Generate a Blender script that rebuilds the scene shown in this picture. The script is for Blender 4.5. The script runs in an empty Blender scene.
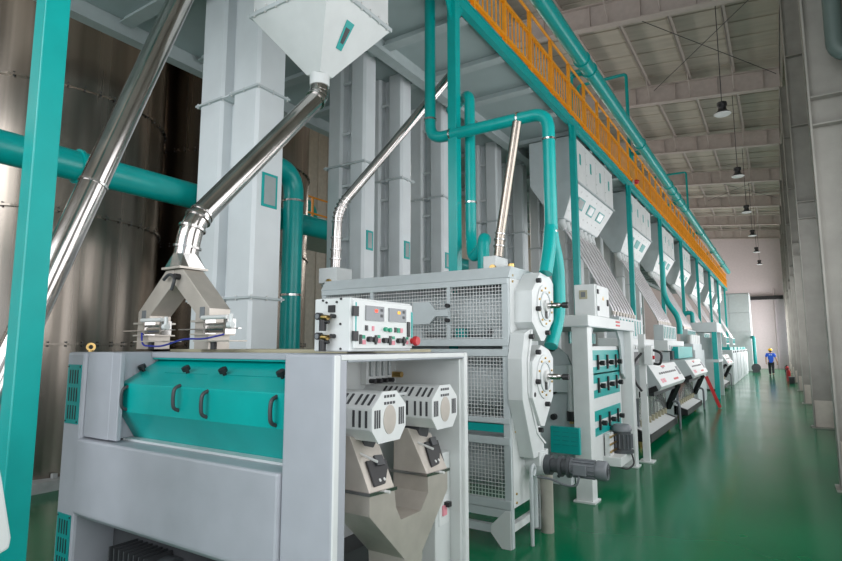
import bpy, bmesh, math, random
import numpy as np
from mathutils import Vector, Matrix
random.seed(7)
SC = bpy.context.scene
COL = SC.collection

# ------------------------------------------------------------------ camera
FPX, CX, CY, HOR, VX, CAMH = 555.0, 421.0, 280.5, 347.0, 780.0, 1.85
PITCH = math.atan((HOR-CY)/FPX)
YAW = math.atan((VX-CX)/math.hypot(FPX, HOR-CY))
cd = bpy.data.cameras.new('camera'); cam = bpy.data.objects.new('camera', cd); COL.objects.link(cam)
cd.sensor_width = 36.0; cd.lens = 36.0*FPX/842.0; cd.clip_start = 0.05; cd.clip_end = 300
cam.location = (0, 0, CAMH); cam.rotation_euler = (math.pi/2+PITCH, 0, YAW)
SC.camera = cam

# ------------------------------------------------------------------ world, daylight, exposure
w = bpy.data.worlds.new('world'); SC.world = w; w.use_nodes = True
bgn = w.node_tree.nodes['Background']; bgn.inputs[0].default_value = (0.80, 0.88, 1.0, 1); bgn.inputs[1].default_value = 1.0
SC.view_settings.view_transform = 'Standard'; SC.view_settings.look = 'None'
SC.view_settings.exposure = 0.2; SC.view_settings.gamma = 1.0; SC.view_settings.use_curve_mapping = False

def area(name, loc, rot, sx, sy, power, color=(1, 1, 1)):
    l = bpy.data.lights.new(name, 'AREA'); l.shape = 'RECTANGLE'; l.size = sx; l.size_y = sy
    l.energy = power; l.color = color
    o = bpy.data.objects.new(name, l); COL.objects.link(o); o.location = loc; o.rotation_euler = rot
    return o
FRAMES = [-3.4, 3.0, 9.3, 16.0, 22.4, 28.9, 35.4, 41.9, 48.4, 54.9]
# daylight entering through the tall windows of the right wall, one per bay
for i in range(len(FRAMES)-1):
    ya, yb = FRAMES[i]+.9, FRAMES[i+1]-.9
    area('window_daylight', (1.20, (ya+yb)/2, 3.1), (0, math.radians(90), 0), 3.8, yb-ya, (130, 115, 100, 145, 155, 175, 210, 380, 500)[i], (1.0, 0.97, 0.95))
# daylight through the open gate behind the camera
area('gate_daylight', (-4.5, -8.6, 2.9), (math.radians(90), 0, 0), 8.0, 5.0, 290, (0.96, 0.98, 1.0))

# added fill light, unseen above the gate, lifts the ambient on high faces
area('upper_front_fill', (-5.5, -8.7, 7.9), (math.radians(90), 0, 0), 13.0, 3.2, 620, (0.97, 0.98, 1.0))
# added fill lights high along the windowless left wall, brighten that side
for y in (4, 14, 24, 36, 48):
    area('left_fill', (-15.85, y, 7.8), (0, math.radians(-90), 0), 2.6, 7.0, 240, (1.0, 0.93, 0.86))

# ------------------------------------------------------------------ pixel -> place helpers
FW = Vector((-math.sin(YAW)*math.cos(PITCH), math.cos(YAW)*math.cos(PITCH), math.sin(PITCH)))
RT = Vector((math.cos(YAW), math.sin(YAW), 0)); UP = RT.cross(FW); CAM = Vector((0, 0, CAMH))
ORD = 'first second third fourth fifth sixth seventh eighth ninth tenth eleventh'.split()
def ray(u, v): return RT*((u-CX)/FPX) - UP*((v-CY)/FPX) + FW
def PX(u, v, x): d = ray(u, v); return CAM + d*(x/d.x)
def PY(u, v, y): d = ray(u, v); return CAM + d*(y/d.y)
def PZ(u, v, z): d = ray(u, v); return CAM + d*((z-CAMH)/d.z)

# ------------------------------------------------------------------ materials
MATS = {}
def mat(name, col, rough=.5, metal=0., var=.06, scale=6., bump=0., bscale=60., coat=0., stretch=None, rvar=.0, emit=None):
    m = bpy.data.materials.new(name); m.use_nodes = True; MATS[name] = m
    nt = m.node_tree; b = nt.nodes['Principled BSDF']
    b.inputs['Roughness'].default_value = rough; b.inputs['Metallic'].default_value = metal
    if coat: b.inputs['Coat Weight'].default_value = coat; b.inputs['Coat Roughness'].default_value = .08
    tc = nt.nodes.new('ShaderNodeTexCoord'); mp = nt.nodes.new('ShaderNodeMapping')
    nt.links.new(tc.outputs['Object'], mp.inputs[0])
    if stretch: mp.inputs['Scale'].default_value = stretch
    n = nt.nodes.new('ShaderNodeTexNoise'); n.inputs['Scale'].default_value = scale; n.inputs['Detail'].default_value = 3
    nt.links.new(mp.outputs[0], n.inputs['Vector'])
    r = nt.nodes.new('ShaderNodeValToRGB'); r.color_ramp.elements[0].position = .3; r.color_ramp.elements[1].position = .7
    r.color_ramp.elements[0].color = tuple(max(0, c*(1-var)) for c in col)+(1,)
    r.color_ramp.elements[1].color = tuple(min(1, c*(1+var)) for c in col)+(1,)
    nt.links.new(n.outputs['Fac'], r.inputs[0]); nt.links.new(r.outputs[0], b.inputs['Base Color'])
    if rvar:
        mr = nt.nodes.new('ShaderNodeMapRange'); mr.inputs[3].default_value = max(.02, rough-rvar); mr.inputs[4].default_value = rough+rvar
        nt.links.new(n.outputs['Fac'], mr.inputs[0]); nt.links.new(mr.outputs[0], b.inputs['Roughness'])
    if bump:
        n2 = nt.nodes.new('ShaderNodeTexNoise'); n2.inputs['Scale'].default_value = bscale; n2.inputs['Detail'].default_value = 2
        nt.links.new(mp.outputs[0], n2.inputs['Vector'])
        bp = nt.nodes.new('ShaderNodeBump'); bp.inputs['Strength'].default_value = bump; bp.inputs['Distance'].default_value = .01
        nt.links.new(n2.outputs['Fac'], bp.inputs['Height']); nt.links.new(bp.outputs[0], b.inputs['Normal'])
    if emit:
        b.inputs['Emission Color'].default_value = emit[0]+(1,); b.inputs['Emission Strength'].default_value = emit[1]
    return m
mat('white', (.62, .65, .645), .38, var=.03)
mat('panelwhite', (.68, .705, .70), .42, var=.03)
mat('lilac', (.37, .39, .43), .45, var=.04, bump=.06, bscale=220)
mat('greywhite', (.52, .57, .58), .45, var=.04)
mat('elev', (.70, .735, .75), .42, var=.05, scale=2)
mat('teal', (.0, .355, .335), .30, var=.05)
mat('tealdark', (.0, .27, .26), .35, var=.05)
mat('orange', (.90, .34, .01), .42, var=.08)
mat('steel', (.56, .545, .53), .22, 1., var=.10, scale=3, rvar=.06)
mat('steelpipe', (.52, .49, .47), .17, 1., var=.12, scale=4, rvar=.05)
mat('tube', (.84, .80, .82), .25, .25, var=.08, scale=4, rvar=.05)
mat('tank', (.33, .29, .25), .25, 1., var=.25, scale=1.6, stretch=(3, 3, .05), rvar=.08, bump=.5, bscale=1.2)  # upright noise streaks imitate reflections in the colour, roughness and bump
mat('brushed', (.52, .48, .43), .42, .45, var=.08, scale=9)
mat('brass', (.62, .42, .16), .3, 1., var=.05)
mat('black', (.015, .015, .017), .45, var=.1)
mat('darkgrey', (.05, .053, .058), .45, var=.1)
mat('motor', (.17, .185, .20), .45, var=.08)
mat('motordark', (.07, .078, .085), .45, var=.08)
mat('red', (.55, .02, .025), .4, var=.05)
mat('green', (.0, .30, .17), .4, var=.05)
mat('pink', (.75, .28, .34), .5, var=.05)
mat('blue', (.02, .03, .30), .4, var=.05)
mat('khaki', (.42, .39, .27), .6, var=.08)
mat('glasspane', (.36, .40, .40), .12, var=.05)
mat('smoked', (.16, .17, .165), .12, var=.2)
mat('screen', (.22, .235, .25), .25, var=.05)
mat('digits', (.8, .05, .03), .5, emit=((.9, .08, .03), 1.2))
mat('digits2', (.8, .4, .03), .5, emit=((.9, .4, .05), .8))
mat('wire', (.66, .67, .66), .42, .1, var=.04)
mat('roofsheet', (.47, .435, .375), .6, var=.10, scale=1.5, stretch=(.4, 3, 1))
mat('roofsteel', (.50, .44, .41), .55, var=.06)
mat('colsteel', (.29, .28, .25), .55, var=.10, scale=3, bump=.15, bscale=30)
mat('wallpanel', (.40, .41, .37), .6, var=.06)
mat('endwall', (.76, .67, .68), .65, var=.03)
mat('leftwall', (.58, .53, .47), .65, var=.08)
mat('deck', (.36, .43, .43), .40, var=.06, scale=1.0)
mat('deckbeam', (.42, .48, .48), .45, var=.05)
mat('concrete', (.42, .43, .43), .7, var=.12, scale=8, bump=.2, bscale=20)
mat('lampwhite', (.7, .7, .7), .4)
mat('skin', (.50, .28, .20), .55); mat('shirt', (.01, .10, .60), .7, var=.12); mat('trousers', (.012, .013, .018), .7)
mat('helmet', (.85, .50, .01), .3); mat('hair', (.015, .012, .01), .6)
mat('darkpipe', (.10, .14, .13), .5)

# green epoxy floor
m = mat('floor', (.0, .130, .052), .17, var=.12, scale=.7, rvar=.05, bump=.06, bscale=1.6)
m.node_tree.nodes['Principled BSDF'].inputs['Specular IOR Level'].default_value = .15

# ------------------------------------------------------------------ mesh builder
class MB:
    def __init__(s): s.v = []; s.f = []; s.sm = []
    def add(s, vs, fs, smooth=False):
        o = len(s.v); s.v += [tuple(p) for p in vs]; s.f += [tuple(i+o for i in f) for f in fs]; s.sm += [smooth]*len(fs); return s
    def box(s, x0, x1, y0, y1, z0, z1):
        x0, x1 = sorted((x0, x1)); y0, y1 = sorted((y0, y1)); z0, z1 = sorted((z0, z1))
        return s.add([(x0,y0,z0),(x1,y0,z0),(x1,y1,z0),(x0,y1,z0),(x0,y0,z1),(x1,y0,z1),(x1,y1,z1),(x0,y1,z1)],
                     [(0,3,2,1),(4,5,6,7),(0,1,5,4),(1,2,6,5),(2,3,7,6),(3,0,4,7)])
    def hexa(s, p):   # 8 points, bottom ring then top ring (ccw from above)
        return s.add(p, [(0,3,2,1),(4,5,6,7),(0,1,5,4),(1,2,6,5),(2,3,7,6),(3,0,4,7)])
    def prism(s, poly, ext):
        n = len(poly); e = Vector(ext); p = [Vector(q) for q in poly]
        nrm = Vector((0, 0, 0))
        for i in range(n): nrm += p[i].cross(p[(i+1) % n])
        if nrm.dot(e) > 0: p = p[::-1]
        vs = p+[q+e for q in p]
        return s.add(vs, [tuple(range(n)), tuple(range(2*n-1, n-1, -1))]+[(i, i+n, (i+1) % n+n, (i+1) % n) for i in range(n)])
    def bar(s, a, b, wd, ht, upv=(0, 0, 1)):
        a = Vector(a); b = Vector(b); d = (b-a).normalized(); u = Vector(upv)
        if abs(d.dot(u)) > .98: u = Vector((0, 1, 0))
        sd = d.cross(u).normalized(); u2 = sd.cross(d).normalized()
        q = lambda c, i, j: c+sd*(wd/2*i)+u2*(ht/2*j)
        return s.prism([q(a, -1, -1), q(a, 1, -1), q(a, 1, 1), q(a, -1, 1)], b-a)
    def tube(s, pts, r, n=16, caps=True, smooth=True):
        pts = [Vector(p) for p in pts]; k = len(pts); rs = r if isinstance(r, (list, tuple)) else [r]*k
        t = []
        for i in range(k):
            a = (pts[i]-pts[i-1]).normalized() if i else (pts[1]-pts[0]).normalized()
            b = (pts[i+1]-pts[i]).normalized() if i < k-1 else a
            t.append((a+b).normalized() if (a+b).length > 1e-6 else a)
        u = Vector((0, 0, 1)) if abs(t[0].z) < .9 else Vector((0, 1, 0))
        u = (u-t[0]*u.dot(t[0])).normalized(); rings = []
        for i in range(k):
            u = (u-t[i]*u.dot(t[i])).normalized(); w_ = t[i].cross(u)
            sc = 1.
            if 0 < i < k-1:
                c = max(.3, (pts[i]-pts[i-1]).normalized().dot(t[i])); sc = 1.
            rings.append([pts[i]+(u*math.cos(2*math.pi*j/n)+w_*math.sin(2*math.pi*j/n))*rs[i]*sc for j in range(n)])
        vs = [p for ring in rings for p in ring]
        fs = [(i*n+j, i*n+(j+1) % n, (i+1)*n+(j+1) % n, (i+1)*n+j) for i in range(k-1) for j in range(n)]
        s.add(vs, fs, smooth)
        if caps: s.add(rings[0], [tuple(range(n-1, -1, -1))]); s.add(rings[-1], [tuple(range(n))])
        return s
    def cyl(s, a, b, r0, r1=None, n=16, smooth=True): return s.tube([a, b], [r0, r0 if r1 is None else r1], n, True, smooth)
    def ring(s, c, d, r0, r1, h, n=24):   # annulus of height h along d
        c = Vector(c); d = Vector(d).normalized(); u = Vector((0, 0, 1)) if abs(d.z) < .9 else Vector((1, 0, 0))
        u = (u-d*u.dot(d)).normalized(); w_ = d.cross(u); vs = []
        for (r, hh) in ((r0, -h/2), (r1, -h/2), (r1, h/2), (r0, h/2)):
            vs += [c+d*hh+(u*math.cos(2*math.pi*j/n)+w_*math.sin(2*math.pi*j/n))*r for j in range(n)]
        return s.add(vs, [(a*n+j, a*n+(j+1) % n, ((a+1) % 4)*n+(j+1) % n, ((a+1) % 4)*n+j) for a in range(4) for j in range(n)])
    def loft(s, rings, caps=True):
        n = len(rings[0]); vs = [p for r in rings for p in r]
        s.add(vs, [(i*n+j, i*n+(j+1) % n, (i+1)*n+(j+1) % n, (i+1)*n+j) for i in range(len(rings)-1) for j in range(n)])
        if caps: s.add(rings[0], [tuple(range(n-1, -1, -1))]); s.add(rings[-1], [tuple(range(n))])
        return s
def bend(pts, r=.2, n=6):
    """polyline with rounded corners"""
    pts = [Vector(p) for p in pts]; out = [pts[0]]
    for i in range(1, len(pts)-1):
        a, b, c = pts[i-1], pts[i], pts[i+1]; d0 = (a-b).normalized(); d1 = (c-b).normalized()
        rr = min(r, (a-b).length*.49, (c-b).length*.49); p0 = b+d0*rr; p1 = b+d1*rr
        for k in range(n+1):
            t = k/n; out.append(p0*(1-t)**2+b*2*t*(1-t)+p1*t*t)
    return out+[pts[-1]]
def mk(name, mb, mt, parent=None, bevel=0, label=None, fix=False):
    me = bpy.data.meshes.new(name); me.from_pydata(mb.v, [], mb.f)
    me.polygons.foreach_set('use_smooth', mb.sm)
    if fix:
        b = bmesh.new(); b.from_mesh(me); bmesh.ops.recalc_face_normals(b, faces=b.faces); b.to_mesh(me); b.free()
    me.materials.append(MATS[mt]); me.update()
    o = bpy.data.objects.new(name, me); COL.objects.link(o)
    if parent is not None:
        o.parent = parent
        if parent.type == 'EMPTY': o.matrix_parent_inverse = Matrix.Translation(-parent.location)
    if bevel:
        md = o.modifiers.new('bevel', 'BEVEL'); md.width = bevel; md.segments = 2; md.limit_method = 'ANGLE'; md.angle_limit = math.radians(40)
        md.harden_normals = False
    if label: o['label'] = label
    return o
def thing(name, label, cat, loc, group=None):
    o = bpy.data.objects.new(name, None); COL.objects.link(o); o.location = loc; o.empty_display_size = .1
    o['label'] = label; o['category'] = cat
    if group: o['group'] = group
    return o
def tag(o, label, cat, group=None):
    o['label'] = label; o['category'] = cat
    if group: o['group'] = group
    return o
def struct(name, mb, mt, parent=None, bevel=0):
    o = mk(name, mb, mt, parent, bevel)
    if parent is None: o['kind'] = 'structure'
    return o
def child_copy(src, parent, off=(0, 0, 0)):
    c = src.copy(); COL.objects.link(c); c.parent = parent; c.matrix_parent_inverse = src.matrix_parent_inverse.copy()
    c.location = Vector(src.location)+Vector(off); return c
def dup(root, off, label=None):
    r = root.copy(); COL.objects.link(r); r.location = root.location+Vector(off)
    if label: r['label'] = label
    for ch in root.children:
        c = ch.copy(); COL.objects.link(c); c.parent = r; c.matrix_parent_inverse = ch.matrix_parent_inverse.copy()
        for g in ch.children:
            d = g.copy(); COL.objects.link(d); d.parent = c; d.matrix_parent_inverse = g.matrix_parent_inverse.copy()
    return r
def reps(src, parent, offs):
    """alike pieces sharing one mesh"""
    for of in offs: child_copy(src, parent, of)

# ================================================================== the hall
Y0, Y1 = -9.0, 57.0
struct('floor', MB().box(-16, 1.3, Y0, Y1, -.12, 0), 'floor')
def zraf(x): return 10.9+.1*(.4-x)           # underside of the rafters
def zroof(x): return zraf(x)+.98
roof = MB().prism([(1.3, Y0, zroof(1.3)), (-16, Y0, zroof(-16)), (-16, Y0, zroof(-16)+.06), (1.3, Y0, zroof(1.3)+.06)], (0, Y1-Y0, 0))
ceiling = struct('ceiling', roof, 'roofsheet')
for y in FRAMES:
    r_ = MB()
    P = lambda x, dz: (x, y, zraf(x)+dz)
    q = lambda z0, z1, hw: MB.prism(r_, [(.6, y-hw, zraf(.6)+z0), (-15.9, y-hw, zraf(-15.9)+z0), (-15.9, y-hw, zraf(-15.9)+z1), (.6, y-hw, zraf(.6)+z1)], (0, 2*hw, 0))
    q(0, .03, .13); q(.03, .70, .012); q(.70, .73, .13)
    for k in range(9):
        x = .1-1.43*k; r_.box(x-.012, x+.012, y-.12, y+.12, zraf(x)+.03, zraf(x)+.70)
    mk('rafter', r_, 'roofsteel', ceiling)
for k in range(11):
    x = .62-1.43*k; z = zroof(x)-.24
    p_ = MB().box(x-.01, x+.01, Y0+.02, Y1-.02, z, z+.235).box(x-.03, x+.09, Y0+.02, Y1-.02, z, z+.015)
    mk('purlin', p_, 'roofsteel', ceiling)
for (ya, yb) in ((16.1, 22.3), (35.5, 41.8)):
    for (xa, xb) in ((-3.5, .5), (.5, -3.5)):
        mk('brace_rod', MB().cyl((xa, ya, zraf(xa)+.5), (xb, yb, zraf(xb)+.5), .012, n=6), 'darkgrey', ceiling)
rb_ = mk('sheet_rib', MB().prism([(1.28, 6.0, zroof(1.28)-.03), (-15.98, 6.0, zroof(-15.98)-.03), (-15.98, 6.0, zroof(-15.98)), (1.28, 6.0, zroof(1.28))], (0, .035, 0)), 'roofsheet', ceiling)
reps(rb_, ceiling, [(0, 1.0*k, 0) for k in range(1, 51)])
# fly braces between purlins and rafters
for y in FRAMES[2:]:
    for k in range(1, 5):
        x = .62-1.43*k
        mk('fly_brace', MB().bar((x, y, zraf(x)+.1), (x, y-.75, zroof(x)-.2), .03, .03), 'roofsteel', ceiling)

# right wall: sills, piers, lintel and the tall windows between the columns
wr = MB().box(1.25, 1.45, Y0, Y1, 0, 1.0).box(1.25, 1.45, Y0, Y1, 5.2, 12.2)
for y in FRAMES: wr.box(1.25, 1.45, y-.8, y+.8, 1.0, 5.2)
wall_right = struct('wall_right', wr, 'wallpanel')
for i in range(len(FRAMES)-1):
    ya, yb = FRAMES[i]+.8, FRAMES[i+1]-.8
    wm = MB()
    for y in np.linspace(ya, yb, 4): wm.box(1.30, 1.36, y-.03, y+.03, 1.0, 5.2)
    for z in (1.03, 2.4, 3.8, 5.17): wm.box(1.30, 1.36, ya, yb, z-.03, z+.03)
    struct('window_%d' % (i+1), wm, 'panelwhite')
for y in FRAMES:
    fl = MB().box(.55, .575, y-.16, y+.16, 0, zraf(.55)).box(.575, 1.22, y-.008, y+.008, 0, zraf(.55)).box(1.22, 1.25, y-.16, y+.16, 0, zraf(.55))
    c_ = mk('column', fl, 'colsteel', wall_right)
    for z in (4.9, 5.3, 7.2, 9.0):
        mk('stiffener', MB().box(.575, 1.22, y-.15, y-.008, z, z+.02), 'colsteel', c_)
    mk('base_plate', MB().box(.50, 1.25, y-.2, y+.2, 0, .025), 'colsteel', c_)
    mk('kick_plate', MB().box(.585, 1.2, y-.05, y-.012, .025, .62), 'leftwall', c_)
for i in range(2, len(FRAMES)-1):
    struct('baseboard_right', MB().box(1.0, 1.249, FRAMES[i]+.25, FRAMES[i+1]-.25, 0, .62), 'panelwhite')
# girts of the right wall
for z in (.9, 8.1, 9.8):
    mk('girt', MB().box(1.14, 1.219, Y0+.1, Y1-.1, z, z+.1), 'colsteel', wall_right)
# rain pipe on the near column
pp = PY(832, 0, 8.9)
rp = MB().tube(bend([(pp.x, 8.85, 9.5), (pp.x-.02, 8.85, 5.75), (1.2, 8.85, 5.62)], .16), .105, 14)
mk('rain_pipe', rp, 'darkpipe', wall_right)

# far end wall, left wall, wall behind the camera with its open gate
we = MB().box(-16, 1.3, Y1, Y1+.2, 0, 12.6)
wall_back = struct('wall_back', we, 'endwall')
mk('crane_rail', MB().box(-3.2, .5, Y1-.5, Y1-.2, 5.95, 6.25), 'black', wall_back)
mk('downpipe', MB().cyl((-.15, Y1-.1, 0), (-.15, Y1-.1, 6.9), .06, n=8), 'endwall', wall_back)
wl = MB().box(-16.2, -16, Y0, Y1, 0, 13.8)
wall_left = struct('wall_left', wl, 'leftwall')
rib = mk('wall_rib', MB().box(-16.0, -15.95, 6.0, 6.25, 0, 13), 'leftwall', wall_left)
reps(rib, wall_left, [(0, .6*k, 0) for k in range(1, 40)])
wf = MB().box(-16, -12.2, Y0-.2, Y0, 5.6, 13.5).box(-16, -9, Y0-.2, Y0, 0, 5.6).box(.2, 1.3, Y0-.2, Y0, 0, 12).box(-12.2, .2, Y0-.2, Y0, 5.6, 6.2).box(-12.2, .2, Y0-.2, Y0, 9.6, 12.8)
struct('wall_front', wf, 'wallpanel')

# ================================================================== mezzanine platform
ZU = 6.2
POSTS = [1.29, 5.74, 10.55, 15.4, 20.1, 24.9, 30.2, 36.0, 41.2, 46.6]
plat = thing('mezzanine_platform', 'long teal-edged steel platform on slim teal posts above the machine row', 'platform', (-5.2, 20, 0))
dp = mk('deck_panel', MB().box(-7.28, -3.3, -1.0, .19, ZU+.10, ZU+.16), 'deck', plat)
reps(dp, plat, [(0, 1.2*k, 0) for k in range(1, 42)])
cb = mk('cross_beam', MB().box(-7.2, -3.28, -1.04, -.98, ZU+.0, ZU+.10).box(-7.2, -3.28, -1.10, -.92, ZU-.006, ZU+.008), 'deckbeam', plat)
reps(cb, plat, [(0, 1.2*k, 0) for k in range(1, 43)])
for x in (-7.32, -4.6):
    mk('long_beam', MB().box(x-.02, x+.02, -1.0, 49.4, ZU-.12, ZU+.12).box(x-.09, x+.09, -1.0, 49.4, ZU-.14, ZU-.12), 'deckbeam', plat)
mk('edge_beam', MB().box(-3.21, -3.19, -1.0, 49.4, ZU+.015, ZU+.165).box(-3.26, -3.17, -1.0, 49.4, ZU, ZU+.015).box(-3.26, -3.17, -1.0, 49.4, ZU+.165, ZU+.18), 'teal', plat)
for y in POSTS:
    pm = MB().box(-3.26, -3.14, y-.06, y+.06, 0, ZU)
    po = mk('post', pm, 'teal', plat, .006)
    for s in (-1, 1):
        mk('gusset', MB().prism([(-3.2-.01, y+s*.06, ZU), (-3.2-.01, y+s*.24, ZU), (-3.2-.01, y+s*.06, ZU-.30)], (.02, 0, 0)), 'teal', po)
    mk('foot_plate', MB().box(-3.33, -3.07, y-.13, y+.13, 0, .02), 'teal', po)
# back posts of the platform
for y in (2.2, 11.0, 20.0, 29.0, 38.0):
    mk('post', MB().box(-7.4, -7.25, y-.075, y+.075, 0, ZU-.14), 'deckbeam', plat)

# orange guard railing along the edge
rail = thing('guard_railing', 'orange tubular guard railing with thin balusters on the platform edge', 'railing', (-3.2, 20, ZU+.18))
ZT = ZU+.18
mk('top_rail', MB().cyl((-3.2, 4.2, ZT+1.08), (-3.2, 49.3, ZT+1.08), .026, n=10), 'orange', rail)
mk('middle_rail', MB().box(-3.225, -3.175, 4.2, 49.3, ZT+.66, ZT+.71), 'orange', rail)
mk('bottom_rail', MB().box(-3.225, -3.175, 4.2, 49.3, ZT+.10, ZT+.15), 'orange', rail)
mk('toe_board', MB().box(-3.24, -3.234, 4.2, 49.3, ZT, ZT+.09), 'orange', rail)
pb = mk('rail_post', MB().box(-3.228, -3.172, 4.2, 4.256, ZT, ZT+1.08), 'orange', rail)
reps(pb, rail, [(0, 1.03*k, 0) for k in range(1, 44)])
bb = mk('baluster', MB().box(-3.209, -3.191, 4.37, 4.388, ZT+.15, ZT+.66), 'orange', rail)
reps(bb, rail, [(0, 1.03*k+.147*j, 0) for k in range(0, 44) for j in range(6) if k or j])

# big teal duct above the railing
duct = thing('overhead_duct', 'thick teal duct running above the orange railing', 'duct', (-2.92, 20, 7.3))
mk('pipe', MB().cyl((-2.92, 3.0, 7.47), (-2.92, 47.5, 7.47), .145, n=20), 'teal', duct)
for y in (5.3, 10.4, 10.9, 15.8, 20.5, 21.4, 22.4, 23.4, 24.4, 30, 36, 42):
    mk('flange', MB().ring((-2.92, y, 7.47), (0, 1, 0), .144, .168, .035, 20), 'teal', duct)
for y in (6.2, 11.2, 17.0, 24.0, 31.0, 38.0, 45.0):
    mk('branch', MB().tube(bend([(-2.92, y, 7.57), (-2.98, y, 7.62), (-3.42, y, 7.62), (-3.42, y, ZT-.02)], .12), .075, 12), 'teal', duct)
for (u, v, lb_) in ((626, 74, 'slim teal pipe portal standing near the first bulk hopper behind the railing'), (686, 172, 'slim teal pipe portal standing far along the platform where duct flanges cluster')):
    t_ = PX(u, v, -3.42); y = t_.y
    pf = tag(mk('pipe_portal', MB().tube(bend([(-3.42, y, ZT-.01), (-3.42, y, t_.z), (-4.9, y, t_.z), (-4.9, y, ZT-.01)], .12, 5), .05, 10), 'teal'),
             lb_, 'pipe', 'pipe portals on the platform')
rz_ = PX(503, 20, -3.42)
tag(mk('platform_riser', MB().cyl((-3.42, rz_.y, ZT-.015), (-3.42, rz_.y, 9.0), .045, n=12), 'teal'), 'straight teal riser pipe behind the railing near the first elevator row', 'pipe')
# red signal lamp on the railing
p = PX(635, 182, -3.13)
sl = thing('signal_lamp', 'small red signal lamp on a post head under the railing', 'lamp', (p.x, p.y, p.z))
mk('lamp_base', MB().box(p.x-.06, p.x+.0, p.y-.04, p.y+.04, p.z-.05, p.z+.05), 'white', sl)
mk('lens', MB().tube([(p.x, p.y, p.z), (p.x+.06, p.y, p.z), (p.x+.11, p.y, p.z)], [.07, .07, .03], 12), 'red', sl)

# ================================================================== steel tanks at the left
def tank(y, label):
    x, R = -9.9, 1.7
    t = thing('steel_tank', label, 'tank', (x, y, 0), 'bolted steel storage tanks')
    mk('plinth', MB().box(x-R-.2, x+R+.18, y-R+.01, y+R-.01, 0, .13), 'concrete', t)
    zs = [.13, 1.89, 3.73, 5.55, 7.4, 9.2]
    for i in range(5):
        mk('shell_ring', MB().tube([(x, y, zs[i]), (x, y, zs[i+1])], R, 72), 'tank', t)
        mk('flange', MB().ring((x, y, zs[i+1]), (0, 0, 1), R-.02, R+.035, .03, 72), 'tank', t)
    for k in range(10):
        a = math.radians(-75+k*16)
        mk('anchor_lug', MB().box(x+math.cos(a)*(R+.05)-.03, x+math.cos(a)*(R+.05)+.03, y+math.sin(a)*(R+.05)-.03, y+math.sin(a)*(R+.05)+.03, .131, .19), 'concrete', t)
    bo = MB()
    for z in zs[1:4]:
        for k in range(22):
            a = math.radians(-80+k*7); bo.cyl((x+math.cos(a)*(R+.02), y+math.sin(a)*(R+.02), z-.035), (x+math.cos(a)*(R+.02), y+math.sin(a)*(R+.02), z+.035), .012, n=6)
    b_ = mk('flange_bolt', bo, 'darkgrey', t); b_['kind'] = 'stuff'
    c_ = MB().tube([(x, y, 9.2), (x, y, 10.0)], [R, .3], 48); mk('cone_roof', c_, 'tank', t)
    return t
tank(4.10, 'tall bolted stainless tank behind the foreground teal post')
tank(7.65, 'tall bolted stainless tank behind the tall white bucket elevator by the front hopper')
tank(.50, 'tall bolted stainless tank beyond the white milling machine')

# teal ducts in front of the tanks
d1 = thing('teal_duct', 'thick horizontal teal duct passing in front of the steel tanks', 'duct', (-6.3, 5, 3.6))
mk('pipe', MB().cyl((-6.3, -.5, 3.8), (-6.3, 11.8, 3.8), .165, n=24), 'teal', d1)
for y in (.2, 2.9, 5.2, 8.2): mk('flange', MB().ring((-6.3, y, 3.8), (0, 1, 0), .164, .19, .03, 24), 'teal', d1)
for y in (1.6, 7.3):
    mk('duct_stand', MB().box(-6.33, -6.27, y-.03, y+.03, 0, 3.64), 'deckbeam', d1)
d2 = thing('teal_riser', 'vertical teal duct with a top elbow beside the big white elevator', 'duct', (-5.965, 5.77, 0))
mk('pipe', MB().tube(bend([(-5.965, 5.77, 0), (-5.965, 5.77, 4.45), (-5.965, 5.0, 4.45)], .36, 8), .148, 20), 'teal', d2)
for z in (4.0, 2.6): mk('clamp_band', MB().ring((-5.965, 5.77, z), (0, 0, 1), .147, .156, .03, 20), 'steel', d2)
d3 = tag(mk('teal_pipe', MB().tube(bend([(-6.62, -.4, 3.45), (-6.62, 1.9, 3.45), (-7.2, 1.9, 3.45), (-7.2, 1.9, 2.6)], .2), .075, 14), 'teal'), 'thin teal pipe tucked under the thick horizontal duct', 'pipe')

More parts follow.
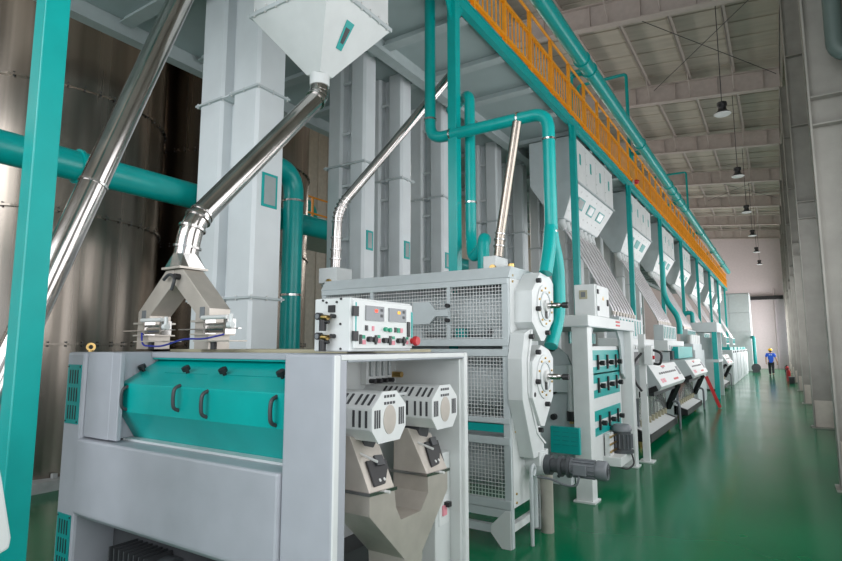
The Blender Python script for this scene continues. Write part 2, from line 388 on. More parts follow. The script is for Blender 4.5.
# ================================================================== bucket elevators
def trunk(x0, x1, y0, y1, z0, z1, c):
    return MB().prism([(x0+c, y0, z0), (x1-c, y0, z0), (x1, y0+c, z0), (x1, y1-c, z0), (x1-c, y1, z0), (x0+c, y1, z0), (x0, y1-c, z0), (x0, y0+c, z0)], (0, 0, z1-z0))
def elevator(y, W, D, gap, tw, zf, zw, label, group=None, xe=-4.9):
    t = thing('bucket_elevator', label, 'elevator', (xe-W/2, y+D/2, 0), group)
    for (a, b) in ((xe-W, xe-W+tw), (xe-tw, xe)):
        k = mk('trunk', trunk(a, b, y, y+D, .25, 6.6, .035), 'elev', t)
    wy = y+D*(.5 if group else .36)
    mk('web_plate', MB().box(xe-W+tw-.01, xe-tw+.01, wy, wy+.015, .3, 6.5), 'elev', t)
    mk('boot', MB().box(xe-W-.08, xe+.08, y-.06, y+D+.06, 0, .45), 'elev', t)
    for z in zf:
        for (a, b) in ((xe-W, xe-W+tw), (xe-tw, xe)):
            f = MB().box(a-.035, b+.035, y-.035, y+D+.035, z-.012, z+.012)
            fo = mk('flange', f, 'greywhite', t)
            for (bx, by) in ((a, y-.02), ((a+b)/2, y-.02), (b+.018, y), (b+.018, y+D/2), (b+.018, y+D)):
                mk('bolt', MB().cyl((bx, by, z-.03), (bx, by, z+.03), .011, n=6), 'wire', fo)
        mk('tie_plate', MB().box(xe-W+tw, xe-tw, y-.02, y+D*.5, z-.008, z+.008), 'elev', t)
    n = 7 if group else 0
    for k in range(n):
        z = 1.0+k*.8
        mk('tie', MB().box(xe-W+tw, xe-tw, y+.02, y+.05, z, z+.04), 'elev', t)
    if zw:
        ym, hw, hh = y+D*.5, D*.26, .17*D/.44+.03
        wf_ = mk('sight_window', MB().box(xe, xe+.012, ym-hw, ym+hw, zw-hh, zw+hh), 'teal', t)
        mk('pane', MB().box(xe+.012, xe+.016, ym-hw+.03, ym+hw-.03, zw-hh+.03, zw+hh-.03), 'glasspane', wf_)
    return t
elevator(4.13, 1.08, .44, .2, .44, (2.4, 4.86), 3.66, 'largest white twin-trunk bucket elevator, behind the front machine')
G = 'white bucket elevators standing in a row'
L = 'narrow white twin-trunk bucket elevator in the row behind the mesh-sided machine'
for i, y in enumerate((6.1, 7.06, 8.35, 10.65, 12.1, 14.3, 16.6, 19.0, 22, 25)):
    elevator(y, .72, .29, .14, .285, (4.53, 2.75), 3.38, 'narrow white twin-trunk bucket elevator, %s in the row after the largest elevator' % ORD[i], G)

# ================================================================== front hopper and its spouts
def bolts_line(mb, a, b, n, r=.011, h=.02, d=(0, 0, 1)):
    a = Vector(a); b = Vector(b); d = Vector(d)
    for k in range(n):
        c = a.lerp(b, (k+.5)/n); mb.cyl(c-d*h, c+d*h, r, n=6)
hx0, hx1, hy0, hy1, hz, ho = -4.07, -3.06, 3.29, 4.23, 5.0, Vector((-3.57, 3.75, 4.44))
hop = thing('feed_hopper', 'white square feed hopper with teal nameplate hanging above the front machine', 'hopper', (ho.x, ho.y, ZU))
mk('upper_box', MB().box(hx0+.03, hx1-.03, hy0+.03, hy1-.03, hz, ZU-.02), 'panelwhite', hop)
rim = mk('rim_flange', MB().box(hx0, hx1, hy0, hy1, hz-.03, hz+.01), 'greywhite', hop)
bm_ = MB()
bolts_line(bm_, (hx0, hy0+.01, hz), (hx1, hy0+.01, hz), 7, h=.04); bolts_line(bm_, (hx1-.01, hy0, hz), (hx1-.01, hy1, hz), 7, h=.04)
o = mk('bolt', bm_, 'wire', rim); o['kind'] = 'stuff'
a = .085
cone = MB().loft([[(hx0+.02, hy0+.02, hz-.03), (hx1-.02, hy0+.02, hz-.03), (hx1-.02, hy1-.02, hz-.03), (hx0+.02, hy1-.02, hz-.03)],
                  [(ho.x-a, ho.y-a, ho.z), (ho.x+a, ho.y-a, ho.z), (ho.x+a, ho.y+a, ho.z), (ho.x-a, ho.y+a, ho.z)]])
mk('cone', cone, 'panelwhite', hop, fix=True)
mk('outlet', MB().cyl((ho.x, ho.y, ho.z-.10), (ho.x, ho.y, ho.z+.03), .095, n=20), 'panelwhite', hop)
# nameplate on the +X cone face
def on_quad(q, s, t):
    q = [Vector(i) for i in q]; return q[0].lerp(q[1], s).lerp(q[3].lerp(q[2], s), t)
cf = [(hx1-.02, hy0+.02, hz-.03), (hx1-.02, hy1-.02, hz-.03), (ho.x+a, ho.y+a, ho.z), (ho.x+a, ho.y-a, ho.z)]
nrm = (Vector(cf[1])-Vector(cf[0])).cross(Vector(cf[3])-Vector(cf[0])).normalized()
if nrm.x < 0: nrm = -nrm
npq = [on_quad(cf, s, t) for s, t in ((.38, .22), (.52, .22), (.55, .62), (.39, .62))]
np_ = mk('nameplate', MB().prism([p+nrm*.001 for p in npq], nrm*.006), 'teal', hop)
c0 = sum(npq, Vector())/4
mk('plate_text', MB().prism([c0+(p-c0)*.55+nrm*.007 for p in npq], nrm*.002), 'darkgrey', np_)

def seg_pipe(name, pts, r, label, cat, mt='steelpipe', rings=(), group=None, n=20, flmt='steel'):
    t = thing(name, label, cat, pts[-1], group)
    mk('pipe', MB().tube(pts, r, n), mt, t)
    for (i, f, rr) in rings:
        p, q = Vector(pts[i]), Vector(pts[i+1]); d = q-p
        mk('clamp_ring', MB().ring(p+d*f, d, r-.002, r+rr, .016, n), flmt, t)
    return t
DY = 2.45
top = Vector((ho.x, ho.y, ho.z-.09)); low = Vector((-3.625, DY, 2.50)); knee = Vector((-3.60, DY+.02, 2.75))
k1 = top+Vector((0, -.01, -.12))
pts = bend([top, k1, knee, low], .16, 5)
n_ = len(pts)
seg_pipe('grain_spout', pts, .085, 'stainless spout pipe from the front hopper down to the forked splitter', 'pipe',
         rings=[(1, .0, .006), (3, .0, .006), (5, .0, .006), (7, .0, .007), (n_-8, .0, .014), (n_-6, 0, .014), (n_-4, 0, .014), (n_-2, .4, .014)])
pl0 = PX(180, 0, -4.15); pl1 = PX(6, 369, -4.15)
pl2 = pl0+(pl1-pl0)*((.93-pl0.y)/(pl1.y-pl0.y))
seg_pipe('grain_spout', [pl0+(pl0-pl1)*.28, pl2], .095, 'thick stainless spout pipe slanting down behind the foreground teal post', 'pipe', rings=[(0, .45, .008)])

# forked splitter on top of the front machine
sp = thing('forked_splitter', 'stainless forked splitter with two pneumatic gates on the front machine', 'splitter', (-3.62, DY, 1.835))
hy = .085
mk('inlet_transition', MB().loft([[(-3.625+.09*math.cos(t), DY+.09*math.sin(t), 2.52) for t in [math.pi/4+i*math.pi/6 for i in range(12)]],
     [(-3.625+.098*max(-1, min(1, 1.42*math.cos(t))), DY+.10*max(-1, min(1, 1.42*math.sin(t))), 2.42) for t in [math.pi/4+i*math.pi/6 for i in range(12)]]]), 'steel', sp, fix=True)
mk('collar', MB().box(-3.735, -3.515, DY-.115, DY+.115, 2.405, 2.42), 'brushed', sp)
for s in (-1, 1):
    xc = -3.625
    leg = [(xc+s*.003, 2.40), (xc+s*.10, 2.40), (xc+s*.42, 2.11), (xc+s*.42, 2.03), (xc+s*.27, 2.03), (xc+s*.27, 2.08), (xc+s*.003, 2.30)]
    br = mk('branch', MB().prism([(x, DY-hy, z) for x, z in leg], (0, 2*hy, 0)), 'brushed', sp, .003)
    mk('inspection_hole', MB().box(xc+s*.345-.025, xc+s*.345+.025, DY-hy-.004, DY-hy, 2.045, 2.12), 'motor', br)
    xm = xc+s*.345
    gv = mk('gate_valve', MB().box(xm-.10, xm+.10, DY-.105, DY+.11, 2.018, 2.03).box(xm-.075, xm+.075, DY-.085, DY+.085, 1.835, 2.018).box(xm-.10, xm+.10, DY-.105, DY+.11, 1.93, 1.94), 'brushed', sp)
    mk('valve_plate', MB().box(xm-.20, xm+.42, DY-.125, DY-.10, 1.965, 1.972), 'steel', gv)
    cy = mk('air_cylinder', MB().cyl((xm+.13, DY-.12, 1.975), (xm+.33, DY-.12, 1.975), .034, n=14).box(xm+.12, xm+.14, DY-.16, DY-.08, 1.935, 2.03).box(xm+.32, xm+.34, DY-.16, DY-.08, 1.935, 2.03), 'steel', sp)
    mk('tie_rod', MB().cyl((xm+.11, DY-.165, 2.04), (xm+.36, DY-.165, 2.04), .014, n=8), 'wire', cy)
    mk('fitting', MB().cyl((xm+.345, DY-.14, 1.99), (xm+.385, DY-.14, 1.99), .022, n=8).cyl((xm+.365, DY-.14, 1.99), (xm+.365, DY-.14, 2.06), .014, n=8), 'panelwhite', cy)
    mk('bracket', MB().box(xm+.06, xm+.42, DY-.19, DY-.05, 1.885, 1.893), 'brushed', cy)
    mk('gate_stub', MB().cyl((xm+.22, DY-.15, 1.835), (xm+.22, DY-.15, 1.885), .02, n=8), 'black', cy)
hk = MB().tube(bend([(-3.70, DY-hy-.03, 2.33), (-3.64, DY-hy-.03, 2.37), (-3.56, DY-hy-.03, 2.34), (-3.60, DY-hy-.03, 2.25)], .05, 4), .012, 8)
mk('flap_lever', hk, 'darkgrey', sp)
mk('lever_hub', MB().cyl((-3.56, DY-hy-.04, 2.345), (-3.56, DY-hy, 2.345), .022, n=10), 'black', sp)
mk('air_hose', MB().tube(bend([(-3.86, DY-.16, 1.95), (-3.80, DY-.19, 1.86), (-3.55, DY-.2, 1.852), (-3.3, DY-.2, 1.905), (-3.1, DY-.19, 1.90), (-2.95, DY-.16, 1.93)], .08, 4), .006, 8), 'blue', sp)

# ================================================================== front machine (whitener)
XL, XM, XC, XR, YF, YB, ZTOP = -4.28, -4.04, -2.10, -1.77, 2.0, 3.33, 1.815
wh = thing('rice_whitener', 'large grey rice whitening machine with teal hood and open end bay', 'machine', ((XL+XR)/2, (YF+YB)/2, 0))
lc = mk('left_column', MB().box(XL, XM, YF, YB, 0, ZTOP), 'lilac', wh, .02)
for (za, zb) in ((1.325, 1.728), (.33, .727)):
    vg = mk('vent_grille', MB().box(XL+.035, XM-.03, YF-.006, YF, za, zb), 'tealdark', wh)
    for i in range(3):
        for j in range(4):
            x = XL+.065+j*.034; z = za+.03+i*(zb-za-.04)/3
            mk('slot', MB().box(x, x+.012, YF-.008, YF-.006, z, z+(zb-za)/3-.04), 'black', vg)
    for (x, z) in ((XL+.045, za+.015), (XM-.04, za+.015), (XL+.045, zb-.015), (XM-.04, zb-.015)):
        mk('screw', MB().cyl((x, YF-.010, z), (x, YF-.006, z), .006, n=6), 'black', vg)
mk('side_panel', MB().box(XM+.004, -3.725, YF+.02, YB-.1, 1.245, ZTOP), 'lilac', wh, .006)
mk('front_strip', MB().box(XM+.006, -3.63, YF+.022, YF+.055, 1.247, ZTOP-.002), 'lilac', wh, .006)
mk('right_column', MB().box(XC, XR, YF, YF+.10, 0, ZTOP), 'lilac', wh, .012)
mk('top_rail', MB().box(-3.722, XC-.004, YF+.29, YF+.42, 1.775, ZTOP), 'lilac', wh, .006)
lp = MB().prism([(XM+.004, YF-.02, 1.235), (XM+.004, YF-.02, .76), (XM+.004, YF+.03, .72), (XM+.004, YF+.30, .72), (XM+.004, YF+.30, 1.235)], (XC-XM-.008, 0, 0))
mk('lower_panel', lp, 'lilac', wh, .014)
mk('ledge_strip', MB().box(-3.72, XC-.005, YF+.12, YF+.2, 1.236, 1.25), 'greywhite', wh)
mk('body_core', MB().box(XM+.01, XC-.3, YF+.42, YB-.02, .73, 1.78), 'lilac', wh)
mk('rear_panel', MB().box(XM+.002, XR-.01, YB-.02, YB, 0, ZTOP), 'lilac', wh)
mk('top_cover', MB().box(-3.72, XC+.05, YF+.425, YB-.005, ZTOP-.03, ZTOP+.02), 'khaki', wh, .004)
# hood: folded teal sheet
prof = [(2.36, 1.77), (2.08, 1.61), (2.08, 1.428), (2.20, 1.237), (2.40, 1.237)]
hood = mk('hood', MB().prism([(-3.72, y, z) for y, z in prof], (-2.105+3.72, 0, 0)), 'teal', wh, .006)
mk('hood_top_strip', MB().box(-3.72, -2.105, 2.30, 2.40, 1.765, 1.785), 'teal', hood)
for u, v in ((179, 398), (127, 398), (207, 404), (276, 411)):
    c = PY(u, v, 2.08); x = c.x; z = c.z
    mk('handle', MB().tube(bend([(x, 2.085, z+.075), (x, 2.045, z+.06), (x, 2.038, z), (x, 2.045, z-.06), (x, 2.085, z-.075)], .05, 4), .011, 10), 'darkgrey', hood)
nv = Vector((0, -.16, .28)).normalized()
for u, v in ((144, 371), (188, 373), (225, 375), (283, 378)):
    d = ray(u, v)
    # slope plane through (.,2.22,1.69)
    n3 = Vector((0, -(1.77-1.61), 2.36-2.08)); p0 = Vector((0, 2.08, 1.61)); t_ = (p0-CAM).dot(n3)/d.dot(n3); c = CAM+d*t_
    n3.normalize()
    mk('star_knob', MB().cyl(c, c+n3*.02, .012, n=8).cyl(c+n3*.02, c+n3*.045, .026, n=10), 'black', hood)
for x0, x1 in ((-3.42, -2.98), (-2.8, -2.15)):
    mk('seam', MB().bar((x0, 2.205, 1.683), (x1, 2.205, 1.683), .004, .003), 'tealdark', hood)
# under-panel bay: dark drive box and brackets
mk('drive_box', MB().box(XM+.05, XC-.02, YF+.25, YB-.1, .0, .70), 'darkgrey', wh)
mt_ = mk('drive_motor', MB().cyl((-3.75, YF+.2, .43), (-3.2, YF+.2, .43), .13, n=20), 'motordark', wh)
for k in range(8):
    mk('fin', MB().box(-3.7+k*.055, -3.69+k*.055, YF+.06, YF+.3, .35, .58), 'darkgrey', mt_)
mk('belt_guard', MB().box(-3.28, -2.15, YF+.04, YF+.06, .0, .55), 'panelwhite', wh, .006)
mk('base_rail', MB().box(XM, XC, YF+.02, YF+.1, 0, .1), 'lilac', wh)
# lifting eye
ex = PY(91, 347, 2.2)
mk('lifting_eye', MB().ring((ex.x, 2.2, ZTOP+.035), (1, -.6, 0), .016, .032, .014, 16).cyl((ex.x, 2.2, ZTOP-.005), (ex.x, 2.2, ZTOP+.012), .018, n=10), 'brass', wh)
# end bay
XI = -2.30
mk('bay_back', MB().box(XI-.02, XI, YF+.43, YB-.02, 0, 1.77), 'white', wh)
mk('bay_partition', MB().box(XC+.002, XC+.02, YF+.102, YF+.45, 0, 1.77).box(XI, XC+.02, YF+.43, YF+.45, 0, 1.77), 'white', wh)
mk('bay_side', MB().box(XI, XR-.02, YB-.08, YB-.02, 0, 1.77), 'white', wh)
mk('bay_top', MB().box(XC, XR, YF+.1, YB, 1.775, ZTOP), 'lilac', wh, .006)
mk('bay_front_lip', MB().box(XR-.03, XR+.004, YF+.004, YF+.045, 0, ZTOP-.004), 'panelwhite', wh, .008)
mk('bay_post', MB().box(XR-.06, XR+.004, YB-.05, YB, 0, ZTOP), 'panelwhite', wh, .01)
mk('bay_top_lip', MB().box(XR-.02, XR+.004, YF+.05, YB-.05, 1.785, ZTOP-.003), 'panelwhite', wh, .004)
mk('bay_shelf', MB().box(XI, -1.95, YF+.1, YB-.08, 1.56, 1.575), 'white', wh)
def guard(yc, zc, hw, hh, x0, x1):
    def oc(k, x, ex=0): 
        return [(x, yc+(-hw+0)*k, zc+hh*.42*k), (x, yc-hw*.42*k, zc+hh*k), (x, yc+hw*.42*k, zc+hh*k), (x, yc+hw*k, zc+hh*.42*k),
                (x, yc+hw*k, zc-hh*.42*k), (x, yc+hw*.62*k, zc-hh*.92*k), (x, yc-hw*.62*k, zc-hh*.92*k), (x, yc-hw*k, zc-hh*.42*k)]
    g = mk('octagon_guard', MB().prism(oc(1, x0), (x1-x0, 0, 0)), 'panelwhite', wh, .006)
    fp = mk('end_plate', MB().prism(oc(1.05, x1), (.012, 0, 0)), 'panelwhite', g)
    # oval window
    wv = [(x1+.012, yc+.055*math.cos(t), zc-.01+.075*math.sin(t)) for t in [i*math.pi/10 for i in range(20)]]
    mk('oval_window', MB().prism(wv, (.003, 0, 0)), 'brushed', g)
    for s in (-1, 1):
        for j in range(3):
            y = yc+s*(hw*.62+j*hw*.13); mk('slot', MB().box(x1+.012, x1+.014, y-.006, y+.006, zc-.045, zc+.045), 'darkgrey', g)
    for j in range(2):
        for i in range(4):
            mk('slot', MB().box(x1+.012, x1+.014, yc-.05+i*.026, yc-.032+i*.026, zc+hh*.80-j*.035, zc+hh*.80+.014-j*.035), 'darkgrey', g)
    # slots along the front side and the upper front slope
    L_ = x1-x0
    xs = [x0+L_*(.30+.075*i) for i in range(6)]+[x0+L_*(.78+.075*i) for i in range(3)]
    for x in xs:
        mk('slot', MB().box(x, x+.014, yc-hw-.003, yc-hw, zc-hh*.33, zc+hh*.33), 'darkgrey', g)
        a_ = Vector((x, yc-hw, zc+hh*.42)); b_ = Vector((x, yc-hw*.42, zc+hh)); nn = Vector((0, -1, 1)).normalized()
        p0 = a_.lerp(b_, .2)+nn*.0; p1 = a_.lerp(b_, .85)+nn*.0
        mk('slot', MB().prism([p0, p0+Vector((.014, 0, 0)), p1+Vector((.014, 0, 0)), p1], nn*.004), 'darkgrey', g)
    return g
guard(2.41, 1.485, .142, .128, XI, -1.755)
guard(2.985, 1.485, .142, .128, XI, -1.755)
# forked stainless discharge chute
XO = -1.74
Ucoords = [(210,360),(210,430),(315,555),(370,530),(445,345),(445,285),(385,300),(387,355),(365,410),(305,437),(290,400),(285,345)]
UP3 = [PX(300+a_/3.02, 375+b_/3.02, XO) for a_, b_ in Ucoords]
chute = mk('discharge_chute', MB().prism(UP3, (-.24, 0, 0)), 'brushed', wh)
for (tl, tr, br_, bl, dr) in (((150,185),(238,205),(287,342),(212,362), ((195,262),(256,255),(274,326),(221,341))),
                              ((325,160),(395,175),(447,285),(385,302), ((372,205),(412,198),(432,265),(394,281)))):
    K = lambda c, x: PX(300+c[0]/3.02, 375+c[1]/3.02, x)
    B0, B1 = K(bl, XO), K(br_, XO); T0, T1 = K(tl, XO-.16), K(tr, XO-.16)
    # keep the hood a straight box: same y range top and bottom edge
    bk = Vector((-.24, 0, 0))
    hd = mk('chute_hood', MB().hexa([B0+bk, B0, B1, B1+bk, T0+Vector((-.1, 0, 0)), T0, T1, T1+Vector((-.1, 0, 0))]), 'brushed', chute, .003, fix=True)
    mk('joint_flange', MB().prism([B0+Vector((.006, -.012, .008)), B1+Vector((.006, .012, .008)), B1+Vector((.006, .012, -.008)), B0+Vector((.006, -.012, -.008))], (-.26, 0, 0)), 'steel', chute)
    q = [T0, T1, B1, B0]; nn = (q[1]-q[0]).cross(q[3]-q[0]).normalized()
    if nn.x < 0: nn = -nn
    def hit(c):
        d = ray(300+c[0]/3.02, 375+c[1]/3.02); return CAM+d*((q[0]-CAM).dot(nn)/d.dot(nn))
    dq = [hit(c) for c in dr]
    dd = mk('inspection_door', MB().prism([p+nn*.001 for p in dq], nn*.012), 'black', chute, .004)
    lt = dq[0].lerp(dq[1], .35); l2 = dq[0].lerp(dq[1], .75); dn = (dq[3]-dq[0]).normalized()
    mk('latch', MB().prism([lt-dn*.02+nn*.013, l2-dn*.02+nn*.013, l2+dn*.035+nn*.013, lt+dn*.035+nn*.013], nn*.012), 'darkgrey', dd)
    for f in (.35, .6):
        c = dq[3].lerp(dq[2], f)-dn*.025; mk('rivet', MB().cyl(c+nn*.013, c+nn*.017, .009, n=8), 'wire', dd)
    mc = B1+Vector((0, .0, 0)); mk('pivot_rod', MB().cyl(B0.lerp(B1, .55)+Vector((0, 0, .0)), B0.lerp(B1, .55)+Vector((.035, 0, 0)), .008, n=8), 'wire', chute)
    rc = (T0+T1)/2
    mk('lever_rod', MB().cyl((XI+.1, rc.y-.06, rc.z+.02), (XO+.0, rc.y-.10, rc.z-.08), .007, n=8), 'wire', chute)
    mk('weight_roller', MB().cyl((XO-.30, rc.y+.02, rc.z+.0), (XO-.14, rc.y+.02, rc.z+.0), .055, n=18), 'darkgrey', chute)
c = sum(UP3[8:11], Vector())/3
mk('drain_knob', MB().cyl((XO-.12, c.y, c.z+.002), (XO-.12, c.y, c.z+.02), .018, n=8), 'black', chute)
# bottom outlet of the chute
b0, b1 = UP3[2], UP3[3]
mk('bottom_outlet', MB().hexa([(XO-.24, b0.y+.04, 0.3), (XO, b0.y+.04, .3), (XO, b1.y-.04, .3), (XO-.24, b1.y-.04, .3), (XO-.24, b0.y, b0.z), (XO, b0.y, b0.z), (XO, b1.y, b1.z), (XO-.24, b1.y, b1.z)]), 'brushed', chute)
# breaker box inside the bay
sb = mk('breaker_box', MB().box(-2.05, -1.86, 3.06, 3.245, .05, 1.175), 'white', wh, .006)
bpn = mk('breaker_plate', MB().box(-1.86, -1.855, 3.10, 3.215, .74, .92), 'panelwhite', sb)
mk('breaker_switch', MB().box(-1.855, -1.845, 3.135, 3.18, .795, .855), 'pink', bpn)
mk('breaker_lever', MB().box(-1.855, -1.82, 3.16, 3.195, .845, .875), 'black', bpn)
# flow meters
fm = mk('flow_meter_block', MB().box(-2.30, -2.255, 2.86, 3.14, 1.61, 1.785), 'panelwhite', wh)
for k in range(4):
    y = 2.90+k*.066
    mk('glass_tube', MB().cyl((-2.245, y, 1.66), (-2.245, y, 1.76), .013, n=10), 'glasspane', fm)
    mk('fitting', MB().cyl((-2.245, y, 1.755), (-2.245, y, 1.775), .018, n=10), 'wire', fm)
    mk('valve_knob', MB().cyl((-2.26, y, 1.63), (-2.21, y, 1.63), .015, n=10), 'black', fm)
mk('brass_plug', MB().cyl((-2.30, 2.57, 1.655), (-2.25, 2.57, 1.655), .025, n=12), 'brass', wh)
mk('brass_plug', MB().cyl((-2.30, 3.21, 1.66), (-2.22, 3.21, 1.66), .02, n=12), 'brass', wh)

# ================================================================== control cabinet on the whitener
ZC0, ZC1 = ZTOP+.012, 2.10
cab = thing('control_cabinet', 'white control cabinet with displays and red stop button on the front machine', 'control panel', (-1.92, 2.42, ZC0))
mk('case', MB().box(-2.045, -1.80, 2.15, 2.695, ZC0, ZC1), 'white', cab, .008)
dr_ = mk('door', MB().box(-1.80, -1.785, 2.165, 2.685, ZC0+.015, ZC1-.012), 'panelwhite', cab, .004)
XP = -1.785
def pyz(u, v): p = PX(u, v, XP); return p.y, p.z
def pbox(name, u0, u1, v0, v1, th, mt, par, um=None):
    um = (u0+u1)/2; vm = (v0+v1)/2
    y0, y1 = pyz(u0, vm)[0], pyz(u1, vm)[0]; z1, z0 = pyz(um, v0)[1], pyz(um, v1)[1]
    return mk(name, MB().box(XP, XP+th, y0, y1, z0, z1), mt, par)
CRX = lambda a: 310+a/5.607
CRY = lambda b: 270+b/5.61
for (a0, a1, b0, b1, dm) in ((310, 412, 203, 285, 'digits'), (440, 535, 218, 292, 'digits2')):
    sc_ = pbox('display', CRX(a0), CRX(a1), CRY(b0), CRY(b1), .006, 'screen', dr_)
    um = (a0+a1)/2+8; vm = (b0+b1)/2-12
    y_, z_ = pyz(CRX(um), CRY(vm))
    for i in range(2):
        mk('digit', MB().box(XP+.006, XP+.008, y_-.015+i*.014, y_-.005+i*.014, z_-.006, z_+.010), dm, sc_)
    for i in range(2):
        mk('display_key', MB().box(XP+.006, XP+.008, y_+.035, y_+.055, z_-.03+i*.03, z_-.015+i*.03), 'darkgrey', sc_)
for (a, b) in ((418, 333), (443, 337)):
    y_, z_ = pyz(CRX(a), CRY(b)); mk('green_button', MB().cyl((XP, y_, z_), (XP+.015, y_, z_), .012, n=12), 'green', dr_)
for (a0, a1, b0, b1, mt0) in ((308, 321, 310, 340, 'black'), (325, 343, 312, 342, 'panelwhite'), (346, 358, 315, 341, 'pink'), (472, 484, 323, 350, 'black'), (488, 502, 326, 352, 'green'), (505, 518, 328, 352, 'pink'),
                              (293, 310, 393, 417, 'pink'), (293, 307, 365, 385, 'green'), (379, 394, 385, 410, 'pink'), (379, 392, 365, 382, 'green'), (458, 474, 398, 420, 'pink'), (460, 473, 372, 388, 'green'), (537, 549, 398, 416, 'pink'), (537, 549, 377, 390, 'green')):
    pbox('switch_label', CRX(a0), CRX(a1), CRY(b0), CRY(b1), .004, mt0, dr_)
for (a, b) in ((325, 388), (355, 390), (410, 395), (433, 396), (490, 397), (517, 397)):
    y_, z_ = pyz(CRX(a), CRY(b)); mk('selector_knob', MB().cyl((XP, y_, z_), (XP+.022, y_, z_), .014, n=12), 'black', dr_)
for (a0, a1, b0, b1) in ((276, 287, 362, 415), (362, 372, 366, 418), (443, 453, 370, 421), (520, 529, 375, 425), (543, 557, 292, 375)):
    pbox('black_strip', CRX(a0), CRX(a1), CRY(b0), CRY(b1), .006, 'black', dr_)
for (a0, a1, b0, b1) in ((248, 265, 186, 255), (248, 262, 345, 385)):
    pass
for (u0, u1, v0, v1) in ((352, 357.5, 306, 316), (352, 357, 331, 341)):
    pbox('hinge', u0, u1, v0, v1, .01, 'black', dr_)
for (a0, a1, b0, b1) in ((250, 560, 157, 161), (250, 570, 437, 441)):
    pass
pbox('teal_stripe', CRX(566), CRX(574), CRY(238), CRY(380), .003, 'teal', dr_)
pbox('teal_stripe', CRX(254), CRX(259), CRY(180), CRY(400), .003, 'teal', dr_)
y_, z_ = pyz(411.5, 341)
es = mk('stop_button', MB().cyl((XP, y_, z_), (XP+.022, y_, z_), .016, n=14).tube([(XP+.022, y_, z_), (XP+.03, y_, z_), (XP+.045, y_, z_)], [.027, .029, .024], 16), 'red', dr_)
# gauges and regulators on the side facing the lens
YS = 2.15
def sxz(a, b): p = PY(CRX(a), CRY(b), YS); return p.x, p.z
x_, z_ = sxz(126, 218); mk('side_meter', MB().box(x_-.02, x_+.02, YS-.012, YS, z_-.018, z_+.018), 'black', cab)
for (a, b) in ((78, 262), (76, 372)):
    x_, z_ = sxz(a, b)
    gg = mk('pressure_gauge', MB().cyl((x_, YS-.05, z_), (x_, YS-.02, z_), .019, n=16), 'black', cab)
    mk('dial', MB().cyl((x_, YS-.053, z_), (x_, YS-.05, z_), .013, n=16), 'motor', gg)
    mk('brass_body', MB().cyl((x_+.015, YS-.035, z_-.005), (x_+.06, YS-.035, z_-.008), .013, n=10).cyl((x_+.035, YS-.035, z_-.005), (x_+.035, YS, z_-.005), .012, n=8), 'brass', gg)
    mk('regulator', MB().cyl((x_+.03, YS-.04, z_-.075), (x_+.03, YS-.04, z_-.02), .019, n=12).cyl((x_+.03, YS-.04, z_-.03), (x_+.07, YS-.04, z_-.03), .01, n=8), 'black', gg)
    mk('fitting', MB().cyl((x_+.075, YS-.03, z_), (x_+.075, YS, z_), .011, n=8), 'black', gg)
for (a, b) in ((75, 172), (176, 162), (75, 443), (173, 442), (172, 303), (95, 183), (152, 180)):
    x_, z_ = sxz(a, b); mk('screw', MB().cyl((x_, YS-.006, z_), (x_, YS, z_), .006, n=8), 'black', cab)

# ================================================================== mesh-sided husk machine behind the whitener
KX0, KX1, KY0, KY1 = -4.60, -2.18, 4.95, 5.70
cg = thing('paddy_husker', 'grey mesh-sided paddy husking machine with two white octagonal end housings', 'machine', ((KX0+KX1)/2, (KY0+KY1)/2, 0))
for x0, x1 in ((KX0, KX0+.07), (KX1-.07, KX1)):
    for y0, y1 in ((KY0, KY0+.06), (KY1-.06, KY1)):
        mk('corner_post', MB().box(x0, x1, y0, y1, .0, 2.52), 'greywhite', cg, .004)
mk('end_panel', MB().box(KX1-.018, KX1+.008, KY0+.03, KY1, .36, 2.60), 'panelwhite', cg)
mk('end_panel', MB().box(KX0-.006, KX0+.02, KY0+.03, KY1, .36, 2.60), 'greywhite', cg)
mk('rear_panel', MB().box(KX0, KX1, KY1-.01, KY1+.01, .36, 2.58), 'greywhite', cg)
tc = MB().prism([(KX0, KY0-.02, 2.52), (KX0, KY0+.06, 2.64), (KX0, KY1, 2.64), (KX0, KY1, 2.52)], (KX1-KX0+.014, 0, 0))
mk('top_cover', tc, 'greywhite', cg, .004)
BAYS = [((2.52, 2.46), (1.93, 1.86)), ((1.83, 1.76), (1.18, 1.13)), ((1.0, .93), (.43, .35))]
XMU = -2.84
for bi, ((t1, t0), (b1, b0)) in enumerate(BAYS):
    mk('rail', MB().box(KX0+.004, KX1-.004, KY0-.01, KY0+.05, t0, t1), 'greywhite', cg, .003)
    mk('rail', MB().box(KX0+.004, KX1-.004, KY0-.01, KY0+.05, b0, b1), 'greywhite', cg, .003)
    mk('mullion', MB().box(XMU-.018, XMU+.018, KY0-.008, KY0+.03, b1, t0), 'greywhite', cg)
    mk('mullion', MB().box(-3.86, -3.82, KY0-.008, KY0+.03, b1, t0), 'greywhite', cg)
    ms = MB(); st = .035
    x = KX0+.08
    while x < KX1-.08:
        ms.box(x-.003, x+.003, KY0+.008, KY0+.012, b1, t0); x += st
    z = b1+.01
    while z < t0:
        ms.box(KX0+.07, KX1-.07, KY0+.004, KY0+.008, z-.003, z+.003); z += st
    o = mk('wire_mesh', ms, 'wire', cg); o['kind'] = 'stuff'
mk('teal_strip', MB().box(KX0+.02, KX1-.07, KY0+.02, KY0+.06, 1.04, 1.115), 'teal', cg)
mk('inner_drum', MB().cyl((KX0+.2, 5.35, 2.2), (KX1-.1, 5.35, 2.2), .24, n=28), 'greywhite', cg)
mk('inner_drum', MB().cyl((KX0+.2, 5.35, 1.47), (KX1-.1, 5.35, 1.47), .24, n=28), 'greywhite', cg)
mk('inner_drum', MB().cyl((KX0+.2, 5.35, .67), (KX1-.1, 5.35, .67), .2, n=28), 'greywhite', cg)
